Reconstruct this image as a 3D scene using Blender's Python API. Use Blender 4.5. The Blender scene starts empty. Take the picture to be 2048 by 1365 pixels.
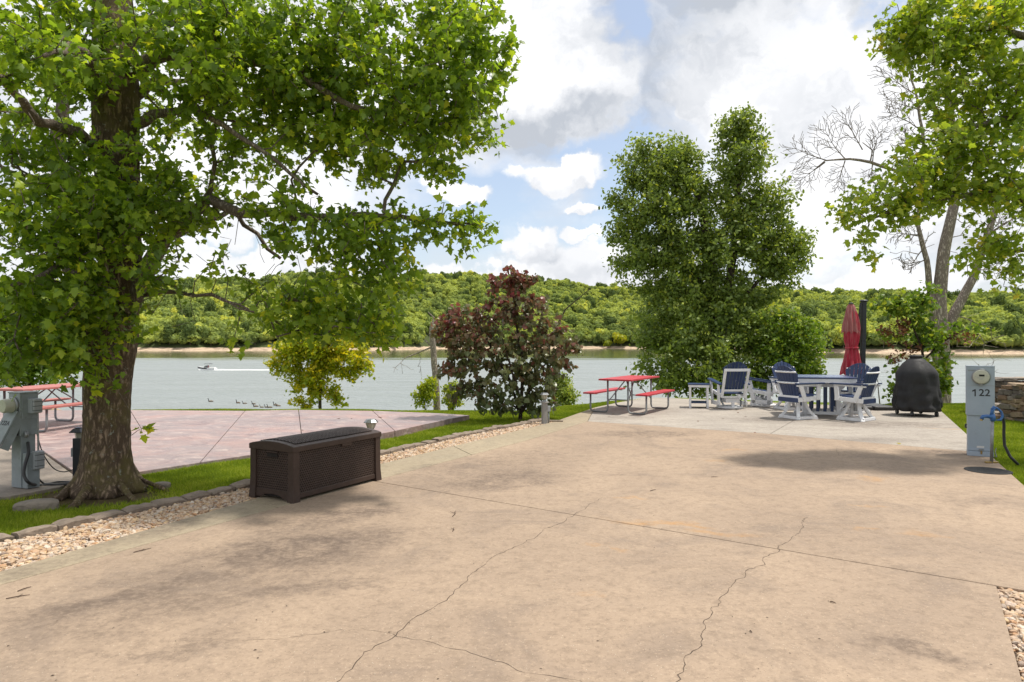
import bpy, bmesh, math, random
import numpy as np
from mathutils import Vector, Matrix
R = math.radians
SC = bpy.context.scene
COL = SC.collection
# ------------------------------------------------------------------ camera
F, CX, H0, CH = 1365.0, 1024.0, 682.5, 1.6      # focal length in photo pixels, centre, camera height
cam = bpy.data.objects.new('camera', bpy.data.cameras.new('camera')); COL.objects.link(cam)
cam.location = (0, 0, CH); cam.rotation_euler = (R(90), 0, 0)
cam.data.sensor_width = 36; cam.data.lens = F / 2048 * 36
cam.data.clip_start = 0.1; cam.data.clip_end = 9000
SC.camera = cam
def P(px, py, Z): return Vector(((px - CX) / F * Z, Z, CH + (H0 - py) / F * Z))
def G(px, py, z=0.0):
    Z = (CH - z) * F / (py - H0); return Vector(((px - CX) / F * Z, Z, z))
# ------------------------------------------------------------------ sky, sun, exposure
SUN_EL, SUN_AZ = 69.0, 80.0       # degrees; azimuth clockwise from +Y (the view direction)
SC.view_settings.view_transform = 'Standard'; SC.view_settings.look = 'None'
SC.view_settings.gamma = 1.0; SC.view_settings.use_curve_mapping = False
SC.view_settings.exposure = 0.38
sd = bpy.data.lights.new('sun', 'SUN'); sd.energy = 3.7; sd.angle = R(2.8); sd.color = (1.0, 0.94, 0.84)
sun = bpy.data.objects.new('sun', sd); COL.objects.link(sun)
_d = Vector((math.sin(R(SUN_AZ)) * math.cos(R(SUN_EL)), math.cos(R(SUN_AZ)) * math.cos(R(SUN_EL)), math.sin(R(SUN_EL))))
sun.rotation_euler = _d.to_track_quat('Z', 'Y').to_euler(); sun.location = (20, 20, 60)

class NT:
    """small helper for node trees"""
    def __init__(s, nt): s.nt = nt; s.n = nt.nodes; s.l = nt.links
    def node(s, t, **kw):
        n = s.n.new(t)
        for k, v in kw.items(): setattr(n, k, v)
        return n
    def set(s, sock, v):
        if isinstance(v, bpy.types.NodeSocket): s.l.new(v, sock)
        elif v is not None:
            if isinstance(v, (tuple, list)) and len(v) == 3 and sock.type == 'RGBA': v = (*v, 1)
            sock.default_value = v
    def math(s, op, a, b=None, c=None, clamp=False):
        n = s.node('ShaderNodeMath', operation=op, use_clamp=clamp)
        for i, v in enumerate((a, b, c)):
            if v is not None: s.set(n.inputs[i], v)
        return n.outputs[0]
    def vmath(s, op, a, b=None):
        n = s.node('ShaderNodeVectorMath', operation=op); s.set(n.inputs[0], a)
        if b is not None: s.set(n.inputs[1], b)
        return n.outputs['Value'] if op in ('LENGTH', 'DOT_PRODUCT', 'DISTANCE') else n.outputs[0]
    def mix(s, f, a, b, blend='MIX'):
        n = s.node('ShaderNodeMix', data_type='RGBA', blend_type=blend)
        s.set(n.inputs[0], f); s.set(n.inputs[6], a); s.set(n.inputs[7], b); return n.outputs[2]
    def ramp(s, f, lo, hi, a=0.0, b=1.0, smooth=True):
        n = s.node('ShaderNodeMapRange', interpolation_type='SMOOTHSTEP' if smooth else 'LINEAR'); n.clamp = True
        s.set(n.inputs[0], f)
        for i, v in zip((1, 2, 3, 4), (lo, hi, a, b)): s.set(n.inputs[i], v)
        return n.outputs[0]
    def noise(s, vec, scale, detail=4, rough=0.55, dist=0.0, out=0):
        n = s.node('ShaderNodeTexNoise'); s.set(n.inputs['Vector'], vec)
        n.inputs['Scale'].default_value = scale; n.inputs['Detail'].default_value = detail
        n.inputs['Roughness'].default_value = rough; n.inputs['Distortion'].default_value = dist
        return n.outputs[out]
    def mapping(s, vec, loc=(0, 0, 0), rot=(0, 0, 0), scale=(1, 1, 1), kind='POINT'):
        n = s.node('ShaderNodeMapping', vector_type=kind); s.set(n.inputs[0], vec)
        n.inputs[1].default_value = loc; n.inputs[2].default_value = rot; n.inputs[3].default_value = scale
        return n.outputs[0]

world = bpy.data.worlds.new('World'); SC.world = world; world.use_nodes = True
t = NT(world.node_tree); t.n.clear()
sky = t.node('ShaderNodeTexSky', sky_type='NISHITA'); sky.sun_disc = False
sky.sun_elevation = R(SUN_EL); sky.sun_rotation = R(SUN_AZ); sky.air_density = 1.0; sky.dust_density = 1.2; sky.ozone_density = 1.0
skyc = t.mix(1.0, sky.outputs[0], (0.125, 0.125, 0.125), 'MULTIPLY'); skyc = t.mix(0.26, skyc, (0.80, 0.84, 0.90))
dirv = t.node('ShaderNodeTexCoord').outputs['Generated']
warp = t.noise(dirv, 5.5, 4, 0.6, out=1); warp2 = t.noise(dirv, 22.0, 6, 0.62, out=1)
wv = t.vmath('ADD', dirv, t.vmath('MULTIPLY', t.vmath('SUBTRACT', warp, (0.5, 0.5, 0.5)), (0.12, 0.12, 0.15)))
wv = t.vmath('ADD', wv, t.vmath('MULTIPLY', t.vmath('SUBTRACT', warp2, (0.5, 0.5, 0.5)), (0.055, 0.055, 0.055)))
def skydir(px, py):
    return Vector(((px - CX) / F, 1, (H0 - py) / F)).normalized()
def blob(px, py, rx, ry, lo=1.25, hi=0.75, vec=None):
    c = skydir(px, py); k = F * 1.0 / c.y
    d = t.vmath('MULTIPLY', t.vmath('SUBTRACT', vec or wv, tuple(c)), (k / rx, k / rx, k / ry))
    return t.ramp(t.vmath('LENGTH', d), lo, hi)
def many(lst, op='MAXIMUM', vec=None, lo=1.25, hi=0.75):
    o = None
    for b in lst:
        v = blob(*b[:4], vec=vec, lo=lo, hi=hi)
        if len(b) > 4: v = t.math('MULTIPLY', v, b[4])
        o = v if o is None else t.math(op, o, v)
    return o
base = t.noise(t.mapping(dirv, loc=(1.3, 0.2, 0.4), scale=(1, 1, 1.9)), 3.1, 10, 0.58)
cum = many([(1060, 90, 150, 130), (1150, 190, 120, 80), (1010, 180, 90, 80), (1105, 338, 100, 30), (900, 372, 70, 20), (1165, 413, 44, 12),
            (1050, 495, 60, 38), (1130, 555, 170, 30), (1200, 520, 90, 40), (1160, 470, 50, 14), (1550, 180, 200, 130), (1700, 300, 260, 200), (1400, 200, 60, 34),
            (400, 380, 280, 70), (500, 210, 240, 90), (430, 500, 200, 40), (960, 560, 180, 26), (700, 120, 250, 100), (1800, 560, 300, 40)], lo=1.22, hi=0.86)
blue = many([(1150, 455, 180, 42), (960, 400, 200, 90), (1210, 420, 90, 90), (880, 500, 160, 70), (450, 470, 220, 40), (1190, 290, 100, 26), (1250, 70, 40, 40), (1760, 40, 50, 30)], lo=1.6, hi=0.5)
cov = t.math('ADD', t.ramp(base, 0.36, 0.62, smooth=False), 0.66)
cov = t.math('SUBTRACT', cov, t.math('MULTIPLY', blue, 1.15))
cov = t.math('MAXIMUM', t.math('MULTIPLY', cov, 0.9, clamp=True), cum, clamp=True)
det = t.noise(t.vmath('MULTIPLY', wv, (1, 1, 1.5)), 9.0, 9, 0.6)
gray = many([(1130, 235, 110, 36), (1040, 245, 120, 40), (1105, 360, 90, 12, .5), (1165, 424, 44, 7, .45), (1060, 522, 60, 16, .45), (1180, 545, 100, 20, .4), (1400, 5, 220, 36), (1380, 70, 260, 80, 0.6), (1290, 230, 130, 80, .6), (1560, 300, 120, 60, .35), (1700, 220, 120, 80, .3), (1900, 30, 300, 50, .25)], lo=1.7, hi=0.25, op='MAXIMUM')
shade = t.math('ADD', t.math('MULTIPLY', t.ramp(det, 0.40, 0.62), 0.34), t.math('MULTIPLY', gray, 0.75), clamp=True)
thin = t.math('MULTIPLY', t.math('SUBTRACT', 1.0, cum, clamp=True), 0.30)
shade = t.math('ADD', shade, thin, clamp=True)
cloudc = t.mix(shade, (0.90, 0.90, 0.91), (0.44, 0.47, 0.52))
final = t.mix(cov, skyc, cloudc)
bg = t.node('ShaderNodeBackground'); t.set(bg.inputs[0], final); bg.inputs[1].default_value = 1.0
out = t.node('ShaderNodeOutputWorld'); t.l.new(bg.outputs[0], out.inputs[0])

# ------------------------------------------------------------------ generic helpers
rng = np.random.default_rng(7); random.seed(7)
def tag(o, label=None, cat=None, group=None, kind=None):
    if label: o['label'] = label
    if cat: o['category'] = cat
    if group: o['group'] = group
    if kind: o['kind'] = kind
    return o
def link(name, me, mat=None, parent=None, loc=(0, 0, 0), rz=0.0):
    o = bpy.data.objects.new(name, me); COL.objects.link(o); o.location = loc
    if rz: o.rotation_euler[2] = rz
    if mat is not None and me is not None and len(me.materials) == 0: me.materials.append(mat)
    if parent is not None: o.parent = parent
    return o
def empty(name, loc, label, cat, group=None, rz=0.0):
    o = bpy.data.objects.new(name, None); COL.objects.link(o); o.location = loc; o.rotation_euler = (0, 0, rz)
    o.empty_display_size = 0.2
    return tag(o, label, cat, group)
def dup(root, loc, rz, label=None):
    def rec(o, par):
        c = o.copy(); COL.objects.link(c)
        if par is not None: c.parent = par
        for ch in o.children: rec(ch, c)
        return c
    r = rec(root, None); r.location = loc; r.rotation_euler = (0, 0, rz)
    if label: r['label'] = label
    return r
def npmesh(name, verts, faces_flat, sizes, smooth=False, attrs=None):
    """fast mesh from numpy arrays; faces_flat loop indices, sizes per polygon"""
    me = bpy.data.meshes.new(name)
    me.vertices.add(len(verts)); me.vertices.foreach_set('co', np.asarray(verts, np.float32).ravel())
    me.loops.add(len(faces_flat)); me.loops.foreach_set('vertex_index', np.asarray(faces_flat, np.int32))
    me.polygons.add(len(sizes)); st = np.concatenate([[0], np.cumsum(sizes)[:-1]]).astype(np.int32)
    me.polygons.foreach_set('loop_start', st)
    if smooth: me.polygons.foreach_set('use_smooth', np.ones(len(sizes), bool))
    for k, v in (attrs or {}).items():
        a = me.attributes.new(k, 'FLOAT', 'POINT'); a.data.foreach_set('value', np.asarray(v, np.float32))
    me.update(calc_edges=True); me.validate()
    return me
class MB:
    def __init__(s): s.v = []; s.f = []; s.tone = []; s._t = 0.5
    def add(s, vs, fs):
        b = len(s.v); s.v += [tuple(v) for v in vs]; s.f += [tuple(b + i for i in f) for f in fs]
        s.tone += [s._t] * len(vs); return s
    def box(s, c, d, rot=None):
        x, y, z = d[0] / 2, d[1] / 2, d[2] / 2
        vs = [Vector((sx * x, sy * y, sz * z)) for sz in (-1, 1) for sx, sy in ((-1, -1), (1, -1), (1, 1), (-1, 1))]
        if rot is not None: vs = [rot @ v for v in vs]
        c = Vector(c)
        return s.add([v + c for v in vs], [(3, 2, 1, 0), (4, 5, 6, 7), (0, 1, 5, 4), (1, 2, 6, 5), (2, 3, 7, 6), (3, 0, 4, 7)])
    def beam(s, a, b, w, h, up=(0, 0, 1)):
        a = Vector(a); b = Vector(b); d = b - a; L = d.length; d.normalize(); up = Vector(up)
        if abs(d.dot(up)) > 0.98: up = Vector((0, 1, 0))
        x = d.cross(up).normalized(); z = x.cross(d).normalized()
        return s.box((a + b) / 2, (w, L, h), Matrix((x, d, z)).transposed())
    def tube(s, pts, r, n=10, cap=True, prof=None):
        pts = [Vector(p) for p in pts]; m = len(pts); rs = r if hasattr(r, '__len__') else [r] * m
        vs = []; fs = []; ref = None
        for i, p in enumerate(pts):
            d = (pts[min(i + 1, m - 1)] - pts[max(i - 1, 0)])
            if d.length < 1e-9: d = Vector((0, 0, 1))
            d.normalize()
            if ref is None: ref = Vector((1, 0, 0)) if abs(d.x) < 0.8 else Vector((0, 1, 0))
            x = (ref - d * ref.dot(d)).normalized(); y = d.cross(x); ref = x
            for k in range(n):
                a = 2 * math.pi * k / n; q = rs[i] * (prof(k / n, i) if prof else 1)
                vs.append(p + x * math.cos(a) * q + y * math.sin(a) * q)
        for i in range(m - 1):
            for k in range(n):
                a = i * n + k; b = i * n + (k + 1) % n; fs.append((a, b, b + n, a + n))
        if cap: fs.append(tuple(range(n - 1, -1, -1))); fs.append(tuple((m - 1) * n + k for k in range(n)))
        return s.add(vs, fs)
    def lathe(s, prof, c=(0, 0, 0), n=24, fold=None):
        c = Vector(c); vs = []; fs = []
        for i, (r, z) in enumerate(prof):
            for k in range(n):
                a = 2 * math.pi * k / n; q = r * (fold(a, i) if fold else 1)
                vs.append(c + Vector((q * math.cos(a), q * math.sin(a), z)))
        for i in range(len(prof) - 1):
            for k in range(n):
                a = i * n + k; b = i * n + (k + 1) % n; fs.append((a, b, b + n, a + n))
        fs.append(tuple(range(n - 1, -1, -1))); fs.append(tuple((len(prof) - 1) * n + k for k in range(n)))
        return s.add(vs, fs)
    def prism(s, poly, z0, z1):
        n = len(poly)
        ar = sum(poly[i][0] * poly[(i + 1) % n][1] - poly[(i + 1) % n][0] * poly[i][1] for i in range(n))
        if ar < 0: poly = poly[::-1]
        vs = [(p[0], p[1], z0) for p in poly] + [(p[0], p[1], z1) for p in poly]
        return s.add(vs, [tuple(range(n - 1, -1, -1)), tuple(range(n, 2 * n))] + [(i, (i + 1) % n, n + (i + 1) % n, n + i) for i in range(n)])
    def extr(s, poly, axis, a, b):
        """poly in the plane of the two other axes (cyclic order), extruded along axis from a to b"""
        n = len(poly); ar = sum(poly[i][0] * poly[(i + 1) % n][1] - poly[(i + 1) % n][0] * poly[i][1] for i in range(n))
        if ar < 0: poly = poly[::-1]
        def mk(p, t_):
            return {'x': (t_, p[0], p[1]), 'y': (p[1], t_, p[0]), 'z': (p[0], p[1], t_)}[axis]
        vs = [mk(p, a) for p in poly] + [mk(p, b) for p in poly]
        return s.add(vs, [tuple(range(n - 1, -1, -1)), tuple(range(n, 2 * n))] + [(i, (i + 1) % n, n + (i + 1) % n, n + i) for i in range(n)])
    def mesh(s, name, smooth=False):
        me = bpy.data.meshes.new(name); me.from_pydata(s.v, [], s.f)
        a = me.attributes.new('tone', 'FLOAT', 'POINT'); a.data.foreach_set('value', np.array(s.tone, np.float32))
        if smooth: me.polygons.foreach_set('use_smooth', np.ones(len(me.polygons), bool))
        me.update(); return me
    def build(s, name, mat, parent=None, loc=(0, 0, 0), rz=0.0, smooth=False, bevel=0.0, seg=2, auto=None):
        o = link(name, s.mesh(name, smooth), mat, parent, loc, rz)
        if bevel:
            b = o.modifiers.new('bevel', 'BEVEL'); b.width = bevel; b.segments = seg; b.limit_method = 'ANGLE'; b.angle_limit = R(40)
        if auto: 
            for p in o.data.polygons: p.use_smooth = True
            o.data.set_sharp_from_angle(angle=R(auto))
        return o
# ------------------------------------------------------------------ materials
def newmat(name):
    m = bpy.data.materials.new(name); m.use_nodes = True; t = NT(m.node_tree); t.n.clear()
    o = t.node('ShaderNodeOutputMaterial'); b = t.node('ShaderNodeBsdfPrincipled'); t.l.new(b.outputs[0], o.inputs[0])
    return m, t, b, o
def simple(name, c1, c2=None, scale=6.0, rough=0.5, bump=0.0, bscale=60.0, metal=0.0, stretch=(1, 1, 1), spec=0.5, dirt=None, dirtamt=0.35):
    m, t, b, o = newmat(name); c2 = c2 or tuple(x * 0.8 for x in c1)
    v = t.mapping(t.node('ShaderNodeTexCoord').outputs['Object'], scale=stretch)
    rnd = t.node('ShaderNodeObjectInfo').outputs['Random']
    v2 = t.vmath('ADD', v, t.node('ShaderNodeCombineXYZ').outputs[0]); cx = v2.node.inputs[1].links[0].from_node
    t.set(cx.inputs[0], t.math('MULTIPLY', rnd, 37.0)); t.set(cx.inputs[1], t.math('MULTIPLY', rnd, 11.0))
    f = t.ramp(t.noise(v2, scale, 6, 0.6), 0.3, 0.7)
    col = t.mix(f, c1, c2)
    if dirt: col = t.mix(t.math('MULTIPLY', t.ramp(t.noise(v2, scale * 2.3, 8, 0.7), 0.52, 0.75), dirtamt), col, dirt)
    t.set(b.inputs['Base Color'], col); b.inputs['Metallic'].default_value = metal; b.inputs['Specular IOR Level'].default_value = spec
    t.set(b.inputs['Roughness'], t.ramp(t.noise(v2, scale * 4, 4), 0.2, 0.8, max(0.03, rough - 0.09), min(1, rough + 0.09)))
    if bump:
        bn = t.node('ShaderNodeBump'); bn.inputs['Strength'].default_value = bump; bn.inputs['Distance'].default_value = 0.01
        t.set(bn.inputs['Height'], t.noise(v2, bscale, 6, 0.65)); t.l.new(bn.outputs[0], b.inputs['Normal'])
    return m
def concrete(name, c1, c2, cgray, stains=(), rust=(), streak=0.0, speck=0.5):
    m, t, b, o = newmat(name)
    geo = t.node('ShaderNodeNewGeometry').outputs['Position']
    col = t.mix(t.ramp(t.noise(geo, 0.55, 8, 0.6, 0.6), 0.3, 0.7), c1, c2)
    col = t.mix(t.math('MULTIPLY', t.ramp(t.noise(t.mapping(geo, rot=(0, 0, R(25)), scale=(1, 2.4 if streak else 1, 1)), 1.1, 9, 0.66, 0.9), 0.46, 0.70), 0.58 + streak), col, cgray)
    fine = t.noise(geo, 60, 4, 0.7)
    col = t.mix(t.math('MULTIPLY', t.ramp(fine, 0.35, 0.65), 0.30), col, tuple(x * 0.72 for x in c1))
    mid = t.noise(geo, 9, 6, 0.7)
    col = t.mix(t.math('MULTIPLY', t.ramp(mid, 0.46, 0.66), 0.42), col, tuple(x * 0.66 for x in c2))
    col = t.mix(t.math('MULTIPLY', t.ramp(t.noise(geo, 26, 8, 0.78), 0.50, 0.60), 0.40), col, tuple(x * 0.60 for x in c2))
    col = t.mix(t.math('MULTIPLY', t.ramp(t.noise(t.mapping(geo, loc=(7, 3, 0)), 33, 8, 0.78), 0.53, 0.62), 0.35), col, tuple(min(1, x * 1.35) for x in c1))
    vor = t.node('ShaderNodeTexVoronoi'); t.set(vor.inputs['Vector'], geo); vor.inputs['Scale'].default_value = 45
    grit = t.math('MULTIPLY', t.ramp(vor.outputs['Distance'], 0.13, 0.06), t.math('GREATER_THAN', t.noise(vor.outputs['Color'], 5, 0), 0.55))
    col = t.mix(t.math('MULTIPLY', grit, speck), col, (0.62, 0.56, 0.46))
    vor2 = t.node('ShaderNodeTexVoronoi'); t.set(vor2.inputs['Vector'], t.mapping(geo, loc=(3, 5, 0))); vor2.inputs['Scale'].default_value = 70
    grit2 = t.math('MULTIPLY', t.ramp(vor2.outputs['Distance'], 0.2, 0.10), t.math('GREATER_THAN', t.noise(vor2.outputs['Color'], 5, 0), 0.57))
    col = t.mix(t.math('MULTIPLY', grit2, speck), col, (0.14, 0.09, 0.06))
    w = t.vmath('ADD', geo, t.vmath('MULTIPLY', t.vmath('SUBTRACT', t.noise(geo, 1.6, 7, 0.65, out=1), (0.5, 0.5, 0.5)), (1.1, 1.1, 0)))
    brk = t.math('MULTIPLY', t.ramp(t.noise(geo, 3.5, 10, 0.78), 0.36, 0.58, 0.25, 1.0), t.ramp(t.noise(geo, 18, 8, 0.78), 0.38, 0.58, 0.55, 1.15))
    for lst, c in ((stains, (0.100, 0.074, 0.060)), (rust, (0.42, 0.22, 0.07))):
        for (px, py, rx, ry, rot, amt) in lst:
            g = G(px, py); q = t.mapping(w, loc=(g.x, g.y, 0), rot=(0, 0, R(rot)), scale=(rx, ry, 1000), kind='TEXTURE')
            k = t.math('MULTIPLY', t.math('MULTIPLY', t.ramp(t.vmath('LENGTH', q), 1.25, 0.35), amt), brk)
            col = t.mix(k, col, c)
    t.set(b.inputs['Base Color'], col)
    b.inputs['Specular IOR Level'].default_value = 0.3
    t.set(b.inputs['Roughness'], t.ramp(mid, 0.3, 0.7, 0.72, 0.9))
    bn = t.node('ShaderNodeBump'); bn.inputs['Strength'].default_value = 0.55; bn.inputs['Distance'].default_value = 0.004
    t.set(bn.inputs['Height'], t.math('ADD', t.noise(geo, 130, 5, 0.75), t.math('MULTIPLY', mid, 0.8))); t.l.new(bn.outputs[0], b.inputs['Normal'])
    return m
stain_shade = [(420, 1180, 1.1, .55, 40, .32), (230, 1240, .7, .4, 30, .28), (700, 1100, .9, .6, 40, .3), (1000, 930, 2.0, .8, 55, .34), (600, 1095, .75, .45, 20, .75), (860, 905, 1.6, .5, 62, .62), (1300, 868, 1.1, .5, 0, .60), (1020, 960, .9, .45, 40, .58), (640, 1040, .9, .35, 40, .55),  # mildew stains; those beside the storage box also paint in the maple's shade
       (760, 1030, .5, .25, 0, .42), (330, 1180, .75, .22, 40, .42), (120, 1215, .6, .2, 30, .38), (560, 1190, .35, .16, 10, .5), (350, 1305, .35, .12, 15, .45),
       (1950, 1005, .6, .25, 20, .3), (1830, 1300, .34, .16, -30, .62), (690, 1180, .25, .12, 0, .4), (920, 880, 1.0, .4, 60, .55), (400, 1120, .9, .22, 50, .38),
       (1920, 905, .8, .3, 0, .5)]
rsA = [(1330, 1048, .5, .10, -12, .60), (1450, 1068, .3, .10, -12, .45), (1728, 1065, .10, .07, 0, .5), (1275, 997, .2, .06, 0, .5), (1460, 900, .2, .12, 0, .45),
       (1850, 1075, .2, .12, 0, .35), (1745, 1014, .1, .05, 0, .5), (1200, 1092, .12, .05, 0, .3), (1770, 958, .2, .1, 0, .4), (1165, 1193, .12, .07, 0, .28), (1440, 920, .2, .1, 0, .35)]
M = {}
M['pad'] = concrete('pad_concrete', (0.385, 0.290, 0.210), (0.300, 0.226, 0.167), (0.165, 0.130, 0.108), stain_shade, rsA, speck=.9)
M['band'] = concrete('band_concrete', (0.37, 0.305, 0.215), (0.31, 0.255, 0.18), (0.25, 0.22, 0.165), [(300, 1060, .7, .25, 60, .42), (640, 985, .6, .2, 60, .3), (830, 940, .5, .2, 60, .4), (80, 1130, .5, .2, 60, .4)])
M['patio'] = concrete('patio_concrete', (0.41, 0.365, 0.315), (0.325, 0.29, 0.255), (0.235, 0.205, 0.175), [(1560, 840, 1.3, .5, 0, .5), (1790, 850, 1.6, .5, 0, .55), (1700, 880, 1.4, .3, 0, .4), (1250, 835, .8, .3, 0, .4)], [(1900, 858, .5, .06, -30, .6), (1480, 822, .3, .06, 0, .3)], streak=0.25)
M['gray_slab'] = concrete('gray_slab', (0.30, 0.255, 0.21), (0.24, 0.20, 0.17), (0.16, 0.14, 0.13))
def stamped():
    m, t, b, o = newmat('stamped_pink_concrete')
    geo = t.node('ShaderNodeNewGeometry').outputs['Position']
    st = t.mapping(geo, rot=(0, 0, R(12)), scale=(1, 1.5, 1))
    col = t.mix(t.ramp(t.noise(st, 0.9, 8, 0.65, 0.8), 0.35, 0.65), (0.35, 0.225, 0.205), (0.28, 0.225, 0.225))
    col = t.mix(t.ramp(t.noise(geo, 0.45, 6, 0.6, .8), .42, .62, 0, .5), col, (0.22, 0.185, 0.19))
    n2 = t.noise(st, 2.1, 10, 0.72, 1.6)
    col = t.mix(t.ramp(n2, 0.51, 0.64, 0, .7), col, (0.46, 0.37, 0.34))
    col = t.mix(t.ramp(n2, 0.49, 0.34, 0, .7), col, (0.17, 0.11, 0.115))
    t.set(b.inputs['Base Color'], col); t.set(b.inputs['Roughness'], t.ramp(n2, 0.3, 0.7, 0.35, 0.62))
    bn = t.node('ShaderNodeBump'); bn.inputs['Strength'].default_value = 0.8; bn.inputs['Distance'].default_value = 0.03
    t.set(bn.inputs['Height'], t.noise(st, 5, 8, 0.6, 1.5)); t.l.new(bn.outputs[0], b.inputs['Normal'])
    return m
M['pink'] = stamped()
M['crack'] = simple('crack_dirt', (0.05, 0.035, 0.025), (0.10, 0.07, 0.05), 20, 0.95)
def ground_mat():
    m, t, b, o = newmat('lawn')
    geo = t.node('ShaderNodeNewGeometry').outputs['Position']
    n = t.noise(geo, 1.3, 8, 0.65); n2 = t.noise(geo, 30, 5, 0.7)
    g = t.mix(t.ramp(n, 0.35, 0.65), (0.13, 0.19, 0.018), (0.23, 0.30, 0.026))
    g = t.mix(t.ramp(n2, 0.4, 0.6, 0, .6), g, (0.04, 0.065, 0.012))
    g = t.mix(t.ramp(t.noise(geo, 3.3, 7, 0.7), 0.60, 0.74, 0, .6), g, (0.12, 0.08, 0.045))
    # bare soil round the maple's foot, muddy banks near the water
    d = t.vmath('LENGTH', t.mapping(geo, loc=(-4.4, 7.3, 0), scale=(1.1, .75, 1000), kind='TEXTURE'))
    g = t.mix(t.math('MULTIPLY', t.ramp(t.math('ADD', d, n2), 1.9, 1.1), .85), g, (0.13, 0.085, 0.055))
    z = t.node('ShaderNodeSeparateXYZ'); t.set(z.inputs[0], geo)
    g = t.mix(t.ramp(z.outputs[2], -6.0, -7.5), g, (0.22, 0.16, 0.10))
    t.set(b.inputs['Base Color'], g); b.inputs['Roughness'].default_value = 0.9; b.inputs['Specular IOR Level'].default_value = 0.15
    bn = t.node('ShaderNodeBump'); bn.inputs['Strength'].default_value = 1.0; bn.inputs['Distance'].default_value = 0.04
    t.set(bn.inputs['Height'], t.noise(geo, 45, 5, 0.75)); t.l.new(bn.outputs[0], b.inputs['Normal'])
    return m
M['lawn'] = ground_mat()
def leafmat(name, cols, trans=0.45, transmul=(1.5, 1.45, 0.7), rough=0.42, spec=0.4):
    """cols: list of (pos, rgb) on the per-leaf tone"""
    m, t, b, o = newmat(name)
    a = t.node('ShaderNodeAttribute', attribute_name='tone'); r = t.node('ShaderNodeValToRGB'); t.l.new(a.outputs['Fac'], r.inputs[0])
    e = r.color_ramp.elements
    while len(e) < len(cols): e.new(0.5)
    for i, (p, c) in enumerate(cols): e[i].position = p; e[i].color = (*c, 1)
    t.l.new(r.outputs[0], b.inputs['Base Color']); b.inputs['Roughness'].default_value = rough; b.inputs['Specular IOR Level'].default_value = spec
    tr = t.node('ShaderNodeBsdfTranslucent'); t.set(tr.inputs[0], t.mix(1.0, r.outputs[0], transmul, 'MULTIPLY'))
    mx = t.node('ShaderNodeMixShader'); mx.inputs[0].default_value = trans
    t.l.new(b.outputs[0], mx.inputs[1]); t.l.new(tr.outputs[0], mx.inputs[2]); t.l.new(mx.outputs[0], o.inputs[0])
    return m
M['maple'] = leafmat('maple_leaf', [(0, (0.085, 0.15, 0.02)), (0.42, (0.175, 0.275, 0.026)), (0.7, (0.34, 0.43, 0.035)), (1, (0.58, 0.55, 0.04))], 0.5, (1.9, 1.8, .8))
M['maple2'] = leafmat('right_maple_leaf', [(0, (0.11, 0.18, 0.025)), (0.55, (0.23, 0.32, 0.04)), (0.85, (0.37, 0.42, 0.05)), (1, (0.46, 0.38, 0.06))], 0.5, (1.9, 1.8, .8))
M['oak'] = leafmat('oak_leaf', [(0, (0.10, 0.155, 0.04)), (0.6, (0.215, 0.29, 0.065)), (0.9, (0.36, 0.42, 0.07)), (1, (0.42, 0.42, 0.05))], 0.4, (1.7, 1.6, .8))
M['redbud'] = leafmat('redbud_leaf', [(0, (0.12, 0.165, 0.06)), (0.42, (0.16, 0.155, 0.075)), (0.6, (0.21, 0.10, 0.065)), (0.85, (0.23, 0.06, 0.06)), (1, (0.24, 0.025, 0.06))], 0.32, (1.4, 1.2, 0.9), 0.35, 0.5)
M['yellow_leaf'] = leafmat('yellow_green_leaf', [(0, (0.16, 0.23, 0.02)), (0.6, (0.32, 0.37, 0.025)), (1, (0.50, 0.42, 0.02))], 0.5, (1.7, 1.6, .7))
M['green_leaf'] = leafmat('mid_green_leaf', [(0, (0.08, 0.15, 0.02)), (0.6, (0.17, 0.26, 0.03)), (1, (0.33, 0.36, 0.04))], 0.45)
M['dead_leaf'] = leafmat('dead_leaf', [(0, (0.12, 0.05, 0.025)), (1, (0.22, 0.09, 0.04))], 0.2)
M['grass'] = leafmat('grass_blade', [(0, (0.11, 0.175, 0.012)), (0.6, (0.25, 0.33, 0.022)), (1, (0.45, 0.46, 0.09))], 0.35, rough=0.6, spec=0.2)
M['forest'] = leafmat('forest_leaf', [(0, (0.10, 0.145, 0.050)), (0.4, (0.25, 0.32, 0.10)), (0.8, (0.46, 0.52, 0.13)), (1, (0.62, 0.62, 0.12))], 0.35, (1.5, 1.4, .7), rough=0.9, spec=0.05)  # paler, bluer leaf colours paint in some haze over the far hills
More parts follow.
